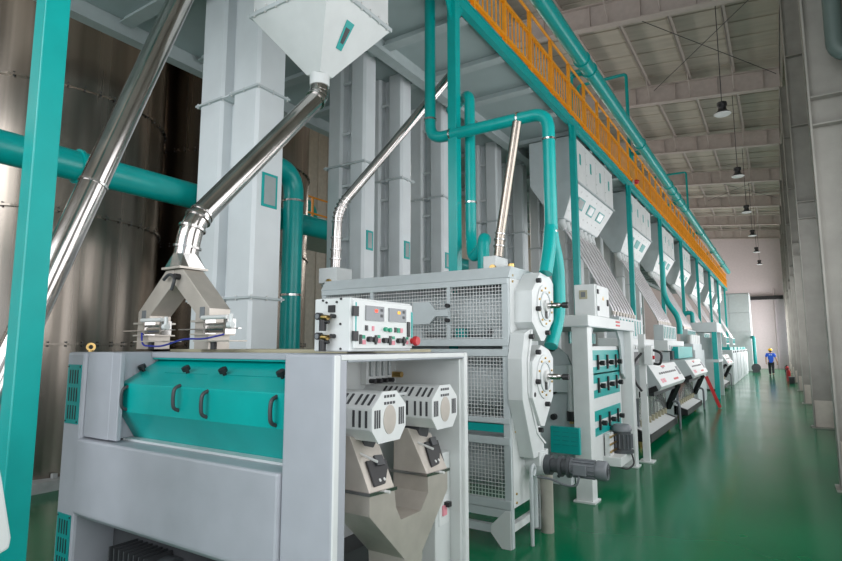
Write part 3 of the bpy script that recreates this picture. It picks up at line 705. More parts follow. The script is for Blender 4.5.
mk('drip_tray', MB().box(KX0+.1, KX1-.09, KY0+.12, KY1-.1, 1.935, 1.95), 'greywhite', cg)
for x in (-2.78, -2.35, -3.3):
    mk('inner_block', MB().box(x-.06, x+.06, KY0+.12, KY0+.2, 1.95, 2.04), 'teal' if x == -2.78 else 'greywhite', cg)
bpx = [(-3.261, 2.318), (-3.06, 2.318), (-2.985, 2.232), (-2.83, 2.232), (-2.83, 2.164), (-2.985, 2.164), (-3.06, 2.088), (-3.261, 2.088)]
lb = mk('latch_arm', MB().prism([(x-.0, KY0-.03, z) for x, z in bpx], (0, .018, 0)), 'greywhite', cg)
for z in (2.27, 2.12): mk('clamp_knob', MB().cyl((-2.84, KY0-.05, z), (-2.84, KY0-.008, z), .022, n=10), 'black', lb)
for (z) in (2.55, 2.49, 1.78, 1.72, 1.28, 1.10, 1.05, .48, .40):
    mk('bolt', MB().cyl((KX1+.006, KY0+.09, z), (KX1+.018, KY0+.09, z), .012, n=8), 'brass', cg)
mk('plate_bolt', MB().cyl((-2.42, KY0+.1, 2.0), (-2.42, KY0+.13, 2.0), .03, n=10), 'darkgrey', cg)
# base frame and feet
mk('base_rail', MB().box(KX0+.08, KX1-.08, KY0+.002, KY0+.058, .12, .19), 'greywhite', cg)
mk('base_rail', MB().box(KX1-.058, KX1-.004, KY0+.07, KY1+.15, .14, .21), 'panelwhite', cg)
mk('base_rail', MB().box(KX0+.006, KX1-.006, KY0-.008, KY0+.05, .27, .345), 'greywhite', cg)
for x in (KX1-.04, KX0+.04):
    mk('foot_gusset', MB().prism([(x+.03, KY0-.016, .0), (x-.06, KY0-.016, .0), (x-.17, KY0-.016, .125), (x-.17, KY0-.016, .19), (x-.02, KY0-.016, .34), (x+.03, KY0-.016, .34)], (0, .012, 0)), 'panelwhite', cg)
# octagonal end housings with connecting duct
XF = -2.0
def house(pix, nm):
    P = [PX(u, v, XF) for u, v in pix]
    for p in P: p.y = p.y+.0
    h = mk(nm, MB().prism(P, (KX1+.006-XF, 0, 0)), 'white', cg)
    rim_ = mk('face_plate', MB().prism(P, (.012, 0, 0)), 'panelwhite', h, .003)
    return h, P
h1, P1 = house([(539, 272.5), (531, 290), (531, 322), (540, 341), (543, 341), (552.5, 320), (552, 284), (549, 278)], 'octagon_housing')
h2, P2 = house([(540, 345), (531.5, 362), (531.5, 398), (540, 426), (543.5, 426), (552, 396), (552, 358), (548, 350)], 'octagon_housing')
for h, P, sy in ((h1, P1, 1), (h2, P2, 1)):
    c = Vector((XF, (P[1].y+P[5].y)/2+.03, (P[1].z+P[2].z)/2+.02))
    mk('disc_cover', MB().cyl((XF+.012, c.y, c.z), (XF+.024, c.y, c.z), .215, n=28), 'panelwhite', h)
    mk('disc_rim', MB().ring((XF+.026, c.y, c.z), (1, 0, 0), .13, .15, .012, 28), 'greywhite', h)
    mk('bearing_hub', MB().cyl((XF+.024, c.y, c.z), (XF+.05, c.y, c.z), .06, n=18), 'wire', h)
    mk('shaft_end', MB().tube([(XF+.05, c.y, c.z), (XF+.17, c.y, c.z), (XF+.171, c.y, c.z), (XF+.24, c.y, c.z)], [.03, .028, .018, .018], 12), 'steel', h)
    mk('shaft_nut', MB().cyl((XF+.20, c.y, c.z), (XF+.26, c.y, c.z), .03, n=8), 'black', h)
    for k in range(10):
        a_ = k*math.pi/5+.3; rr = .18
        mk('bolt', MB().cyl((XF+.024, c.y+rr*math.cos(a_), c.z+rr*math.sin(a_)), (XF+.036, c.y+rr*math.cos(a_), c.z+rr*math.sin(a_)), .011, n=8), 'brass', h)
    for (dy, dz) in ((-.20, .24), (-.22, -.04), (.02, -.27)):
        mk('clamp_knob', MB().cyl((XF+.012, c.y+dy, c.z+dz), (XF+.055, c.y+dy, c.z+dz), .024, n=10), 'black', h)
    # slot between disc and plate
    mk('inspection_slot', MB().box(XF+.03, XF+.034, c.y-.02, c.y+.03, c.z-.13, c.z-.02), 'black', h)
# connecting duct (bent channel) in front of the lower housing
def at5(u, v): return PX(u, v, -2.03)
cdp = [(4.98, 1.98), (5.13, 2.02), (5.02, 1.72), (5.02, 1.42), (5.22, 1.02), (5.42, .90), (5.42, .80), (5.14, .80), (4.90, 1.36), (4.90, 1.74)]
ct = mk('connecting_duct', MB().prism([(-2.03, y, z) for y, z in cdp], (-.145, 0, 0)), 'white', cg, .004)
mk('flange_strip', MB().prism([(-2.03, y, z) for y, z in ((5.13, 2.02), (5.17, 2.02), (5.06, 1.72), (5.06, 1.42), (5.26, 1.02), (5.46, .90), (5.42, .90), (5.22, 1.02), (5.02, 1.42), (5.02, 1.72))], (.012, 0, 0)), 'panelwhite', ct)
for y, z in ((5.0, 1.95), (5.0, 1.40), (5.18, 1.05)):
    mk('clamp_knob', MB().cyl((-2.03, y+.1, z), (-1.985, y+.1, z), .024, n=10), 'black', ct)
# drive: gear motor pointing into the aisle
zm, ym = .71, 5.38
gm = mk('auger_housing', MB().cyl((KX1, ym, zm), (-2.0, ym, zm), .105, n=24).box(KX1, -2.02, ym-.12, ym+.12, zm+.0, zm+.13), 'white', cg)
mk('gearbox', MB().cyl((-2.0, ym, zm), (-1.94, ym, zm), .095, n=20).cyl((-1.94, ym, zm), (-1.86, ym, zm), .065, n=20).cyl((-1.86, ym, zm), (-1.83, ym, zm), .098, n=20).cyl((-1.83, ym, zm), (-1.78, ym, zm), .075, n=20).cyl((-1.78, ym, zm), (-1.75, ym, zm), .098, n=20), 'motordark', cg)
mo = mk('motor', MB().cyl((-1.75, ym, zm), (-1.50, ym, zm), .075, n=24), 'motor', cg)
for k in range(14):
    a_ = k*2*math.pi/14
    mk('fin', MB().bar((-1.73, ym+.078*math.cos(a_), zm+.078*math.sin(a_)), (-1.52, ym+.078*math.cos(a_), zm+.078*math.sin(a_)), .006, .022, (0, math.cos(a_), math.sin(a_))), 'motor', mo)
mk('fan_cover', MB().tube([(-1.50, ym, zm), (-1.42, ym, zm), (-1.405, ym, zm)], [.09, .09, .075], 24), 'motor', mo)
for rr in (.025, .045, .065): mk('fan_grille', MB().ring((-1.403, ym, zm), (1, 0, 0), rr-.006, rr, .004, 20), 'motordark', mo)
mk('terminal_box', MB().box(-1.70, -1.58, ym-.115, ym-.07, zm-.045, zm+.05), 'motor', mo, .004)
mk('cable', MB().tube(bend([(-1.64, ym-.12, zm-.05), (-1.66, ym-.13, zm-.14), (-1.78, ym-.12, zm-.15), (-1.9, ym-.1, zm-.11), (-2.05, ym-.12, zm-.1)], .08, 5), .011, 8), 'motor', mo)
# discharge tubes under the drive
mk('discharge_tube', MB().cyl((-2.09, 5.62, .0), (-2.09, 5.62, .72), .064, n=20), 'brushed', cg)
mk('discharge_hose', MB().cyl((-2.16, 5.46, .08), (-2.16, 5.46, .62), .035, n=14), 'greywhite', cg)
mk('rope_hook', MB().tube(bend([(-2.07, 5.16, .0), (-2.07, 5.16, .66), (-2.07, 5.20, .74), (-2.07, 5.27, .68), (-2.07, 5.22, .62)], .05, 4), .018, 10), 'greywhite', cg)
# small motor at the far side of the cabinet top
# inlet boxes on the cover
for (x, s_) in ((PY(338, 209, 5.3).x-.01, 1.0), (-2.46, .5)):
    bx_ = mk('inlet_box', MB().box(x-.13*s_, x+.16*s_, 5.12, 5.42, 2.64, 2.83 if s_ == 1 else 2.78), 'white', cg, .006)
    mk('grease_cap', MB().cyl((x+.05, 5.09, 2.60+.05), (x+.05, 5.12, 2.60+.05), .035, n=12), 'brass', bx_)
mk('grease_cap', MB().cyl((-2.25, 5.2, 2.64), (-2.25, 5.2, 2.69), .035, n=12), 'brass', cg)
sm = mk('side_motor', MB().cyl((-4.61, 5.3, 2.14), (-4.88, 5.3, 2.14), .13, n=20), 'motor', cg)
for k in range(12):
    a_ = k*2*math.pi/12
    mk('fin', MB().bar((-4.63, 5.3+.135*math.cos(a_), 2.14+.135*math.sin(a_)), (-4.83, 5.3+.135*math.cos(a_), 2.14+.135*math.sin(a_)), .006, .03, (0, math.cos(a_), math.sin(a_))), 'motordark', sm)

# ------------------------------------------------------------------ pipes feeding the husker
def pipe(name, pts, r, label, cat='pipe', mt='teal', bands=(), rad=.25, n=16, grp=None, bm='steel'):
    pp_ = bend(pts, rad, 7); t = thing(name, label, cat, pts[-1], grp)
    mk('tube', MB().tube(pp_, r, n), mt, t)
    for (c, d) in bands: mk('clamp_band', MB().ring(c, d, r-.002, r+.010, .022, n), bm, t)
    return t
ax = PY(430, 60, 5.72).x
asp = pipe('aspiration_pipe', [(ax, 5.72, 6.6), (ax, 5.72, 4.44), (-2.0, 5.72, 4.44), (-2.0, 5.72, 3.05), (-1.97, 5.82, 2.75), (-1.97, 5.82, 2.2), (-1.99, 5.58, 1.86)], .070,
     'teal pipe with sweeping bends dropping past the upper octagonal housing to the lower one', rad=.2,
     bands=[((ax, 5.72, 4.70), (0, 0, 1)), ((ax+.3, 5.72, 4.44), (1, 0, 0)), ((-2.35, 5.72, 4.44), (1, 0, 0)), ((-2.0, 5.72, 4.12), (0, 0, 1)), ((-1.97, 5.82, 2.3), (0, 0, 1))])
mk('branch', MB().tube(bend([(-1.985, 5.66, 3.12), (-1.97, 5.55, 2.85), (-1.98, 5.45, 2.60)], .1, 5), .070, 16), 'teal', asp)
mk('clamp_band', MB().ring((-1.985, 5.66, 3.08), (0, -.3, 1), .069, .082, .022, 16), 'steel', asp)
bx2 = PY(470, 150, 5.9).x
pipe('aspiration_pipe', [(bx2-.5, 6.3, 5.05), (bx2, 5.9, 5.0), (bx2, 5.9, 3.15), (bx2+.12, 5.72, 2.86), (-2.72, 5.6, 3.05), (-2.68, 5.45, 3.05), (-2.66, 5.40, 2.66)], .066, 'teal pipe curling in a hook onto the mesh-sided machine', rad=.13,
     bands=[((bx2, 5.9, 3.6), (0, 0, 1))])
p0, p1, p2 = PY(447, 82, 5.4), PY(343, 205, 5.4), PY(336, 246, 5.4)
q_ = PY(338, 209, 5.3)
pts = bend([PY(452, 74, 6.25), q_, Vector((q_.x-.01, 5.28, 2.835))], .17, 6)
d_ = (pts[0]-pts[1])
seg_pipe('grain_spout', pts, .062, 'thin stainless spout leading from the platform to the white inlet box', 'pipe', rings=[(i, 0, .012) for i in range(1, 8)]+[(7, .35, .014), (7, .6, .014), (7, .8, .014)])
q0, q1 = PY(517, 122, 5.3), PY(500, 236, 5.3)
seg_pipe('grain_spout', [q0, q1, Vector((q1.x-.01, 5.27, 2.785))], .05, 'short brownish stainless spout standing on the small white inlet box', 'pipe', mt='tank', rings=[(1, .2, .012), (1, .5, .012), (0, .98, .01)])

# ================================================================== grader machine behind the husker
gx0, gx1, gy0, gy1 = -3.05, -1.98, 6.86, 9.42
gr = thing('drum_grader', 'white portal-framed grading machine with teal slide-gate panels and two legs in the aisle', 'machine', ((gx0+gx1)/2, (gy0+gy1)/2, 0))
for y in (gy0, gy1-.2):
    for x in (gx0, gx1-.2):
        lg = mk('leg', MB().box(x, x+.2, y, y+.2, 0, 2.11), 'panelwhite', gr, .006)
        mk('foot', MB().box(x-.03, x+.23, y-.03, y+.23, 0, .02), 'panelwhite', lg)
mk('top_frame', MB().box(gx0, gx1+.02, gy0-.02, gy1+.02, 2.11, 2.245), 'panelwhite', gr, .006)
mk('frame_lip', MB().box(gx0-.01, gx1+.03, gy0-.03, gy1+.03, 2.10, 2.112), 'greywhite', gr)
for (y, s) in ((gy0+.2, 1), (gy1-.2, -1)):
    mk('corner_bracket', MB().prism([(gx1-.13, y, 2.10), (gx1-.13, y+s*.45, 2.10), (gx1-.13, y+s*.28, 1.95), (gx1-.13, y+s*.2, 1.7), (gx1-.13, y+s*.2, 1.45), (gx1-.13, y, 1.35)], (.03, 0, 0)), 'greywhite', gr)
# front end: curved side wall with knobs
mk('end_wall', MB().prism([(gx0+.15, 7.08, .36), (-2.22, 7.08, .36), (-2.22, 7.08, 1.5), (-2.32, 7.08, 1.75), (-2.5, 7.08, 1.9), (-2.75, 7.08, 2.1), (gx0+.15, 7.08, 2.1)], (0, .05, 0)), 'greywhite', gr)
for z in (1.83, 1.46, 1.28, .96): mk('wall_knob', MB().cyl((-2.5, 7.02, z), (-2.5, 7.08, z), .04, n=12), 'black', gr)
mk('end_box', MB().box(-2.55, -2.28, 6.98, 7.08, 1.28, 1.62), 'greywhite', gr, .006)
mk('sight_cylinder', MB().cyl((-2.24, 7.0, 1.0), (-2.24, 7.0, 1.62), .05, n=16), 'panelwhite', gr)
mk('lower_cap', MB().cyl((-2.24, 7.0, .93), (-2.24, 7.0, 1.05), .07, n=16), 'black', gr)
mk('cap_brass', MB().cyl((-2.24, 7.0, .90), (-2.24, 7.0, .93), .04, n=12), 'brass', gr)
ta, tb_ = PY(550, 426, 6.72), PY(580, 452, 6.72)
tg = mk('teal_guard', MB().box(ta.x, tb_.x, 6.72, 6.78, tb_.z-.04, ta.z), 'teal', gr, .006)
for j in range(5):
    for i in range(3): mk('slot', MB().box(ta.x+.04+i*.11, ta.x+.12+i*.11, 6.716, 6.72, tb_.z+.06+j*.05, tb_.z+.068+j*.05), 'tealdark', tg)
mk('lower_beam', MB().box(gx0, -2.2, 6.75, 6.9, .2, .4), 'greywhite', gr, .006)
for x in (-2.6, -2.35): mk('bolt', MB().cyl((x, 6.74, .3), (x, 6.75, .3), .02, n=8), 'darkgrey', gr)
# slide gate panels facing the aisle
XG = -2.14
mk('gate_board', MB().box(XG-.06, XG, gy0+.35, gy1-.28, .30, 1.86), 'panelwhite', gr, .006)
ga, gb = 7.55, 9.03
def stripe(z0, z1):
    t = mk('gate_stripe', MB().box(XG, XG+.008, ga, gb, z0, z1), 'teal', gr); return t
s0 = mk('upper_stripe', MB().box(XG-.3, XG-.28, ga, gb-.2, 1.90, 2.06), 'teal', gr)
mk('clamp_knob', MB().cyl((XG-.28, 8.3, 1.97), (XG-.22, 8.3, 1.97), .05, n=10), 'black', s0)
for zc in (1.64, 1.33, .83):
    top_, bot_ = stripe(zc+.03, zc+.165), stripe(zc-.165, zc-.06)
    for i in range(3):
        y = ga+.27+i*.5
        sl_ = mk('slide_handle', MB().box(XG+.008, XG+.03, y-.025, y+.025, zc-.10, zc+.10), 'black', gr)
        mk('handle_knob', MB().cyl((XG+.03, y+.07, zc-.01), (XG+.09, y+.07, zc-.01), .035, n=10).box(XG+.01, XG+.03, y, y+.08, zc-.025, zc+.005), 'black', sl_)
mk('clear_cover', MB().box(XG-.05, XG+.006, ga-.02, gb+.02, 1.80, 1.815), 'panelwhite', gr)
# motor on its bracket between the legs
ms_ = mk('motor_shelf', MB().box(XG-.2, -1.90, 7.95, 8.72, .24, .36), 'panelwhite', gr, .006)
m2 = mk('motor', MB().cyl((-1.99, 8.42, .40), (-1.99, 8.42, .66), .125, n=22), 'motordark', gr)
for k in range(16):
    a_ = k*2*math.pi/16; cxx, cyy = -1.99+.138*math.cos(a_), 8.42+.138*math.sin(a_)
    mk('fin', MB().bar((cxx, cyy, .43), (cxx, cyy, .62), .03, .006, (-math.sin(a_), math.cos(a_), 0)), 'motor', m2)
mk('fan_cover', MB().tube([(-1.99, 8.42, .66), (-1.99, 8.42, .72), (-1.99, 8.42, .75)], [.14, .14, .10], 22), 'motor', m2)
mk('motor_flange', MB().cyl((-1.99, 8.42, .36), (-1.99, 8.42, .40), .16, n=20), 'motordark', m2)
mk('bracket', MB().box(-2.12, -2.05, 8.0, 8.2, .36, .66), 'panelwhite', ms_)
for z in (.42, .52, .62): mk('stud', MB().cyl((-2.04, 7.98, z), (-2.04, 8.3, z), .014, n=8), 'brass', ms_)
mk('cable', MB().tube(bend([(-1.9, 8.5, .40), (-1.84, 8.5, .20), (-1.9, 8.3, .15), (-2.0, 8.1, .22)], .08, 4), .012, 8), 'black', m2)
# red mark on the portal
for i in range(2): mk('red_mark', MB().box(gx1+.02, gx1+.024, 8.22, 8.45, 2.195-.05*i, 2.22-.05*i), 'red', gr)
# control box standing on the portal
bxp = thing('switch_box', 'white switch box with a small grey window on the grading machine', 'switch box', (-2.2, 7.9, 2.245))
mk('case', MB().box(-2.34, -2.06, 7.55, 8.25, 2.247, 2.70), 'panelwhite', bxp, .008)
wn = mk('case_window', MB().box(-2.27, -2.16, 7.542, 7.55, 2.50, 2.62), 'khaki', bxp)
mk('window_core', MB().box(-2.245, -2.185, 7.538, 7.542, 2.525, 2.595), 'motor', wn)
dd = mk('door', MB().box(-2.06, -2.045, 7.6, 8.22, 2.27, 2.68), 'panelwhite', bxp)
mk('hinge', MB().box(-2.045, -2.03, 7.60, 7.66, 2.57, 2.63), 'black', dd); mk('hinge', MB().box(-2.045, -2.03, 7.60, 7.66, 2.34, 2.40), 'black', dd)
mk('lock', MB().box(-2.045, -2.03, 8.10, 8.16, 2.43, 2.52), 'black', dd)
mk('warning_mark', MB().prism([(-2.045, 7.87, 2.50), (-2.045, 7.95, 2.50), (-2.045, 7.91, 2.56)], (.002, 0, 0)), 'helmet', dd)
# operator pendant on a pole at the far leg
pe = thing('operator_pendant', 'white operator pendant box with black handle on the far leg of the grading machine', 'control panel', (-1.9, 9.75, 0))
mk('pole', MB().box(-1.98, -1.88, 9.75, 9.85, 0, 2.06), 'panelwhite', pe)
mk('foot', MB().box(-2.04, -1.82, 9.7, 9.95, 0, .02), 'panelwhite', pe)
mk('box', MB().box(-1.88, -1.76, 9.66, 9.92, 1.56, 1.86), 'panelwhite', pe, .008)
mk('handle', MB().tube(bend([(-1.76, 9.8, 1.58), (-1.66, 9.8, 1.56), (-1.62, 9.8, 1.75), (-1.76, 9.8, 1.80)], .08, 4), .02, 8), 'black', pe)
mk('button', MB().cyl((-1.76, 9.75, 1.68), (-1.73, 9.75, 1.68), .03, n=10), 'red', pe)
mk('cable', MB().tube(bend([(-1.9, 9.6, 1.75), (-2.02, 9.5, 1.6), (-2.0, 9.45, 1.3), (-1.9, 9.5, 1.15)], .1, 4), .02, 8), 'black', pe)
mk('tag_plate', MB().box(-1.88, -1.87, 9.76, 9.84, 1.05, 1.25), 'glasspane', pe)

# ================================================================== hoppers with their tube chutes under the platform edge
def hopper(y, first):
    t = thing('bulk_hopper', 'tall white panelled hopper between two teal posts under the platform edge', 'hopper', (-3.7, y+1.55, ZU), 'bulk hoppers in a row')
    x0, x1, xb0, xb1 = -4.22, -3.28, -3.78, -3.56; L_ = 3.1
    mk('body', MB().box(x0, x1, y, y+L_, 5.2, ZU-.06), 'greywhite', t)
    mk('funnel', MB().loft([[(x0, y, 5.2), (x1, y, 5.2), (x1, y+L_, 5.2), (x0, y+L_, 5.2)],
                            [(xb0, y+.12, 4.48), (xb1, y+.12, 4.48), (xb1, y+L_-.5, 4.48), (xb0, y+L_-.5, 4.48)]]), 'greywhite', t, fix=True)
    for i in range(4):
        ya = y+.02+i*.77
        pn = mk('front_panel', MB().box(x1, x1+.02, ya, ya+.75, 5.215, ZU-.08), 'panelwhite', t, .004)
        mk('sight_glass', MB().box(x1+.02, x1+.024, ya+.32, ya+.42, 5.62, 5.85), 'teal', pn)
        for z in (5.3, 5.5, 5.75, 6.0):
            mk('bolt', MB().cyl((x1+.02, ya+.04, z), (x1+.03, ya+.04, z), .014, n=6), 'wire', pn)
    mk('rim_angle', MB().box(x1-.02, x1+.05, y-.02, y+L_+.02, 5.19, 5.215), 'greywhite', t)
    # sloping front sheet with windows
    q = [Vector((x1, y+.02, 5.18)), Vector((x1, y+L_-.02, 5.18)), Vector((xb1, y+L_-.5, 4.5)), Vector((xb1, y+.12, 4.5))]
    nn = Vector((.72, 0, -.28)).normalized()
    fs = mk('slope_panel', MB().prism([p+nn*.002 for p in q], nn*.012), 'panelwhite', t)
    for i in range(3):
        s0_, s1_ = .16+i*.27, .32+i*.27
        w4 = [on_quad(q, s, tt)+nn*.014 for s, tt in ((s0_, .28), (s1_, .28), (s1_, .60), (s0_, .60))]
        wf_ = mk('slope_window', MB().prism(w4, nn*.01), 'tealdark', fs)
        c = sum(w4, Vector())/4
        mk('pane', MB().prism([c+(p-c)*.75+nn*.01 for p in w4], nn*.004), 'glasspane', wf_)
    for i in range(8):
        for tt in (.12, .78):
            c = on_quad(q, .06+i*.125, tt); mk('bolt', MB().cyl(c+nn*.012, c+nn*.024, .014, n=6), 'wire', fs)
    for i in range(8):
        yy = y+.3+i*.31
        mk('outlet', MB().tube([(-3.67, yy, 4.50), (-3.67, yy, 4.40), (-3.60, yy, 4.28)], [.09, .085, .055], 10), 'panelwhite', t)
    return t
def chutes(y):
    t = thing('chute_bank', 'fan of bright steel tubes slanting from a bulk hopper to a sorter inlet', 'chute', (-2.7, y+1.4, 2.0), 'tube chute banks')
    for i in range(8):
        ya = y+.3+i*.31; yb = y+.42+i*.26
        pts_ = bend([(-3.61, ya, 4.30), (-3.52, ya, 4.16), (-2.74, yb, 2.62), (-2.70, yb, 2.44)], .12, 4)
        tb = mk('chute_tube', MB().tube(pts_, .024, 10), 'tube', t)
        mk('collar', MB().ring((-2.715, yb, 2.52), (0, 0, 1), .023, .04, .07, 10), 'brushed', tb)
    mk('manifold', MB().box(-2.82, -2.58, y+.25, y+2.45, 2.02, 2.44), 'greywhite', t)
    for i in range(8):
        yb = y+.42+i*.26
        mk('sight_strip', MB().box(-2.58, -2.572, yb-.05, yb+.05, 2.08, 2.40), 'glasspane', t)
        mk('sight_edge', MB().box(-2.58, -2.568, yb-.085, yb-.065, 2.08, 2.40), 'teal', t)
    return t
HY = [p+.28 for p in POSTS[2:9]]
for i, y in enumerate(HY):
    if i == 0: hp = hopper(y, True); ch = chutes(y)
    else:
        dup(hp, (0, y-HY[0], 0), 'white panelled bulk hopper, %s along the platform from the grading machine' % ORD[i])
        dup(ch, (0, y-HY[0], 0), 'fan of bright steel tubes under the %s bulk hopper from the grading machine' % ORD[i])
hp['label'] = 'white panelled bulk hopper, first along the platform from the grading machine'
ch['label'] = 'fan of bright steel tubes under the first bulk hopper from the grading machine'

# ================================================================== colour sorters along the aisle
def sorter(y, label, L_=3.4, group=None):
    t = thing('colour_sorter', label, 'sorter', (-2.4, y+L_/2, 0), group)
    y1 = y+L_
    mk('base_frame', MB().box(-3.1, -2.35, y, y1, 0.06, .95), 'greywhite', t)
    for yy in (y+.12, y1-.22):
        mk('foot', MB().cyl((-2.3, yy, 0), (-2.3, yy, .13), .04, n=10), 'brass', t)
    tr = mk('front_tray', MB().prism([(-2.08, y, .12), (-2.08, y, .25), (-2.40, y, .36), (-2.40, y, .12)], (0, L_*.93, 0)), 'black', t)
    mk('tray_top', MB().prism([(-2.09, y+.05, .262), (-2.40, y+.05, .368), (-2.40, y+.05, .374), (-2.09, y+.05, .268)], (0, L_*.83, 0)), 'panelwhite', tr)
    gp = mk('glass_frame', MB().box(-2.36, -2.30, y+.08, y1-.3, .38, .94), 'motor', t)
    for i in range(8):
        ya = y+.12+i*(L_-.5)/8
        mk('pane', MB().box(-2.30, -2.292, ya, ya+(L_-.5)/8-.07, .46, .88), 'smoked', gp)
        mk('spout_tip', MB().box(-2.30, -2.25, ya+.1, ya+.16, .36, .48), 'khaki', gp)
    mk('white_band', MB().box(-2.36, -2.27, y, y1-.2, .90, 1.10), 'panelwhite', t)
    # slanted console
    pr = [(-2.10, 1.51), (-1.88, 1.12), (-1.93, 1.04), (-2.42, 1.02), (-2.42, 1.51)]
    cs = mk('console', MB().prism([(x, y+.15, z) for x, z in pr], (0, L_*.9, 0)), 'panelwhite', t, .01)
    mk('console_end', MB().prism([(x, y+.13, z) for x, z in pr], (0, .02, 0)), 'greywhite', cs)
    nn = Vector((.39, 0, .22)).normalized(); a_ = Vector((-2.10, 0, 1.51)); b_ = Vector((-1.88, 0, 1.12))
    def dec(nm, s0_, s1_, t0_, t1_, mt0):
        q = [a_.lerp(b_, tt)+Vector((0, y+.15+L_*.9*s, 0))+nn*.001 for s, tt in ((s0_, t0_), (s1_, t0_), (s1_, t1_), (s0_, t1_))]
        mk(nm, MB().prism(q, nn*.004), mt0, cs)
    dec('logo', .36, .50, .10, .18, 'red'); dec('logo', .38, .44, .20, .24, 'black')
    for i in range(9): dec('button', .16+i*.075, .215+i*.075, .40, .49, 'black')
    dec('red_text', .10, .16, .68, .86, 'pink'); dec('red_text', .18, .24, .68, .86, 'pink'); dec('red_text', .55, .74, .78, .88, 'red')
    dec('screen', .88, .96, .25, .7, 'motor')
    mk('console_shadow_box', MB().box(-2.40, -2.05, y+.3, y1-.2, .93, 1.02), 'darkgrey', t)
    mk('gas_strut', MB().bar((-2.30, y+.08, .95), (-1.95, y+.08, 1.10), .06, .10), 'black', t)
    mk('support_arm', MB().bar((-2.0, y1-.55, 1.02), (-2.28, y1-.25, .45), .10, .10), 'black', t)
    # feeder on top
    mk('upper_body', MB().box(-3.1, -2.45, y, y1, .95, 1.72), 'greywhite', t)
    mk('feeder_black', MB().box(-2.46, -2.38, y+.1, y1-.1, 1.52, 1.75), 'darkgrey', t)
    fd = mk('feeder', MB().box(-2.95, -2.45, y-.1, y1-.6, 1.75, 2.02), 'panelwhite', t, .01)
    fpn = mk('feeder_strip', MB().box(-2.45, -2.43, y+.1, y1-.8, 1.79, 1.90), 'greywhite', fd)
    for i in range(10):
        mk('feeder_knob', MB().cyl((-2.43, y+.25+i*.22, 1.845), (-2.40, y+.25+i*.22, 1.845), .04, n=10), 'wire', fpn)
    mk('valve_pipe', MB().tube(bend([(-2.02, y1-.35, .0), (-2.02, y1-.35, .62), (-2.2, y1-.35, .62)], .1, 4), .03, 10), 'motor', t)
    return t
sorter(11.0, 'white colour sorter with slanted console beside the grading machine')
so2 = sorter(15.8, 'white colour sorter with slanted console and teal cover, next to the red strut')
mk('teal_cover', MB().box(-2.46, -2.28, 16.2, 19.0, 1.54, 1.86), 'teal', so2, .01)
rs = tag(mk('red_strut', MB().bar((-1.98, 19.35, .95), (-1.66, 19.45, .02), .09, .09), 'red'), 'red painted strut leaning from the second sorter to the floor', 'strut')
# teal cabinet and metal frame past the second sorter
tcab = thing('teal_cabinet', 'low teal cabinet with grey pipework on top past the two sorters', 'cabinet', (-2.5, 21, 0))
mk('body', MB().box(-3.0, -2.3, 19.8, 22.4, 0, 1.75), 'greywhite', tcab)
mk('teal_front', MB().box(-2.3, -2.28, 19.85, 22.3, .1, 1.2), 'greywhite', tcab)
mk('teal_top', MB().box(-2.95, -2.2, 15.6, 19.6, 2.06, 2.30), 'teal', tcab) if False else None
mk('valve_row', MB().box(-2.7, -2.35, 19.9, 22.2, 1.75, 1.95), 'greywhite', tcab)
for i in range(5): mk('valve', MB().cyl((-2.45, 20.1+i*.45, 1.95), (-2.45, 20.1+i*.45, 2.25), .09, n=10), 'panelwhite', tcab)
fr = thing('steel_frame_stand', 'grey steel frame stand with teal lower leg in the aisle row', 'stand', (-2.1, 23.5, 0))
for (x, y) in ((-2.0, 23.05), (-2.0, 24.75), (-2.9, 23.05), (-2.9, 24.75)):
    mk('leg', MB().box(x-.08, x+.08, y-.08, y+.08, 0, 2.4), 'teal' if (x, y) == (-2.0, 23.05) else 'greywhite', fr)
mk('top', MB().box(-3.0, -1.9, 22.95, 24.85, 2.4, 2.75), 'greywhite', fr)
mk('shelf', MB().box(-3.0, -1.9, 22.95, 24.85, 1.3, 1.4), 'greywhite', fr)
mk('pod', MB().box(-2.8, -2.1, 23.25, 24.6, 1.4, 2.2), 'greywhite', fr)
sorter(27.0, 'white colour sorter with slanted console beyond the steel frame stand')
# tall white cabinets further along
for i, y in enumerate((31.6, 34.6, 37.6, 40.6, 43.6)):
    t = thing('machine_cabinet', 'pale machine cabinet with teal cap, %s in the far row counting from the panelled enclosure' % ORD[4-i], 'cabinet', (-2.3, y+1.3, 0), 'far row of pale machine cabinets')
    mk('body', MB().box(-3.0, -2.0, y, y+2.7, 0, 1.7), 'greywhite', t, .02)
    mk('teal_cap', MB().box(-2.9, -2.1, y+.2, y+2.5, 1.7, 1.85), 'teal', t)
    for k in range(2):
        d_o = mk('door', MB().box(-2.0, -1.98, y+.12+k*1.28, y+1.32+k*1.28, .15, 1.55), 'greywhite', t)
        mk('gauge', MB().cyl((-1.999, y+.7+k*1.28, 1.61), (-1.96, y+.7+k*1.28, 1.61), .05, n=12), 'black', t)
eb = thing('panelled_enclosure', 'tall grey panelled enclosure at the far end of the hall', 'enclosure', (-2.8, 50.5, 0))
for i in range(2):
    for j in range(4):
        mk('panel', MB().box(-4.6+i*1.4, -3.22+i*1.4, 49.9, 50.0, .02+j*1.5, 1.48+j*1.5), 'greywhite', eb)
mk('core', MB().box(-4.62, -1.8, 50.0, 52.5, 0, 6.05), 'greywhite', eb)
pipe('far_pipe', [(-1.62, 48.8, 0), (-1.62, 48.8, 2.6), (-1.78, 49.6, 2.6)], .12, 'dark teal pipe bend beside the panelled enclosure', mt='tealdark', rad=.4)
mk_ = thing('floor_pump', 'dark floor pump by the far end of the machine row', 'pump', (-1.55, 47.6, 0))
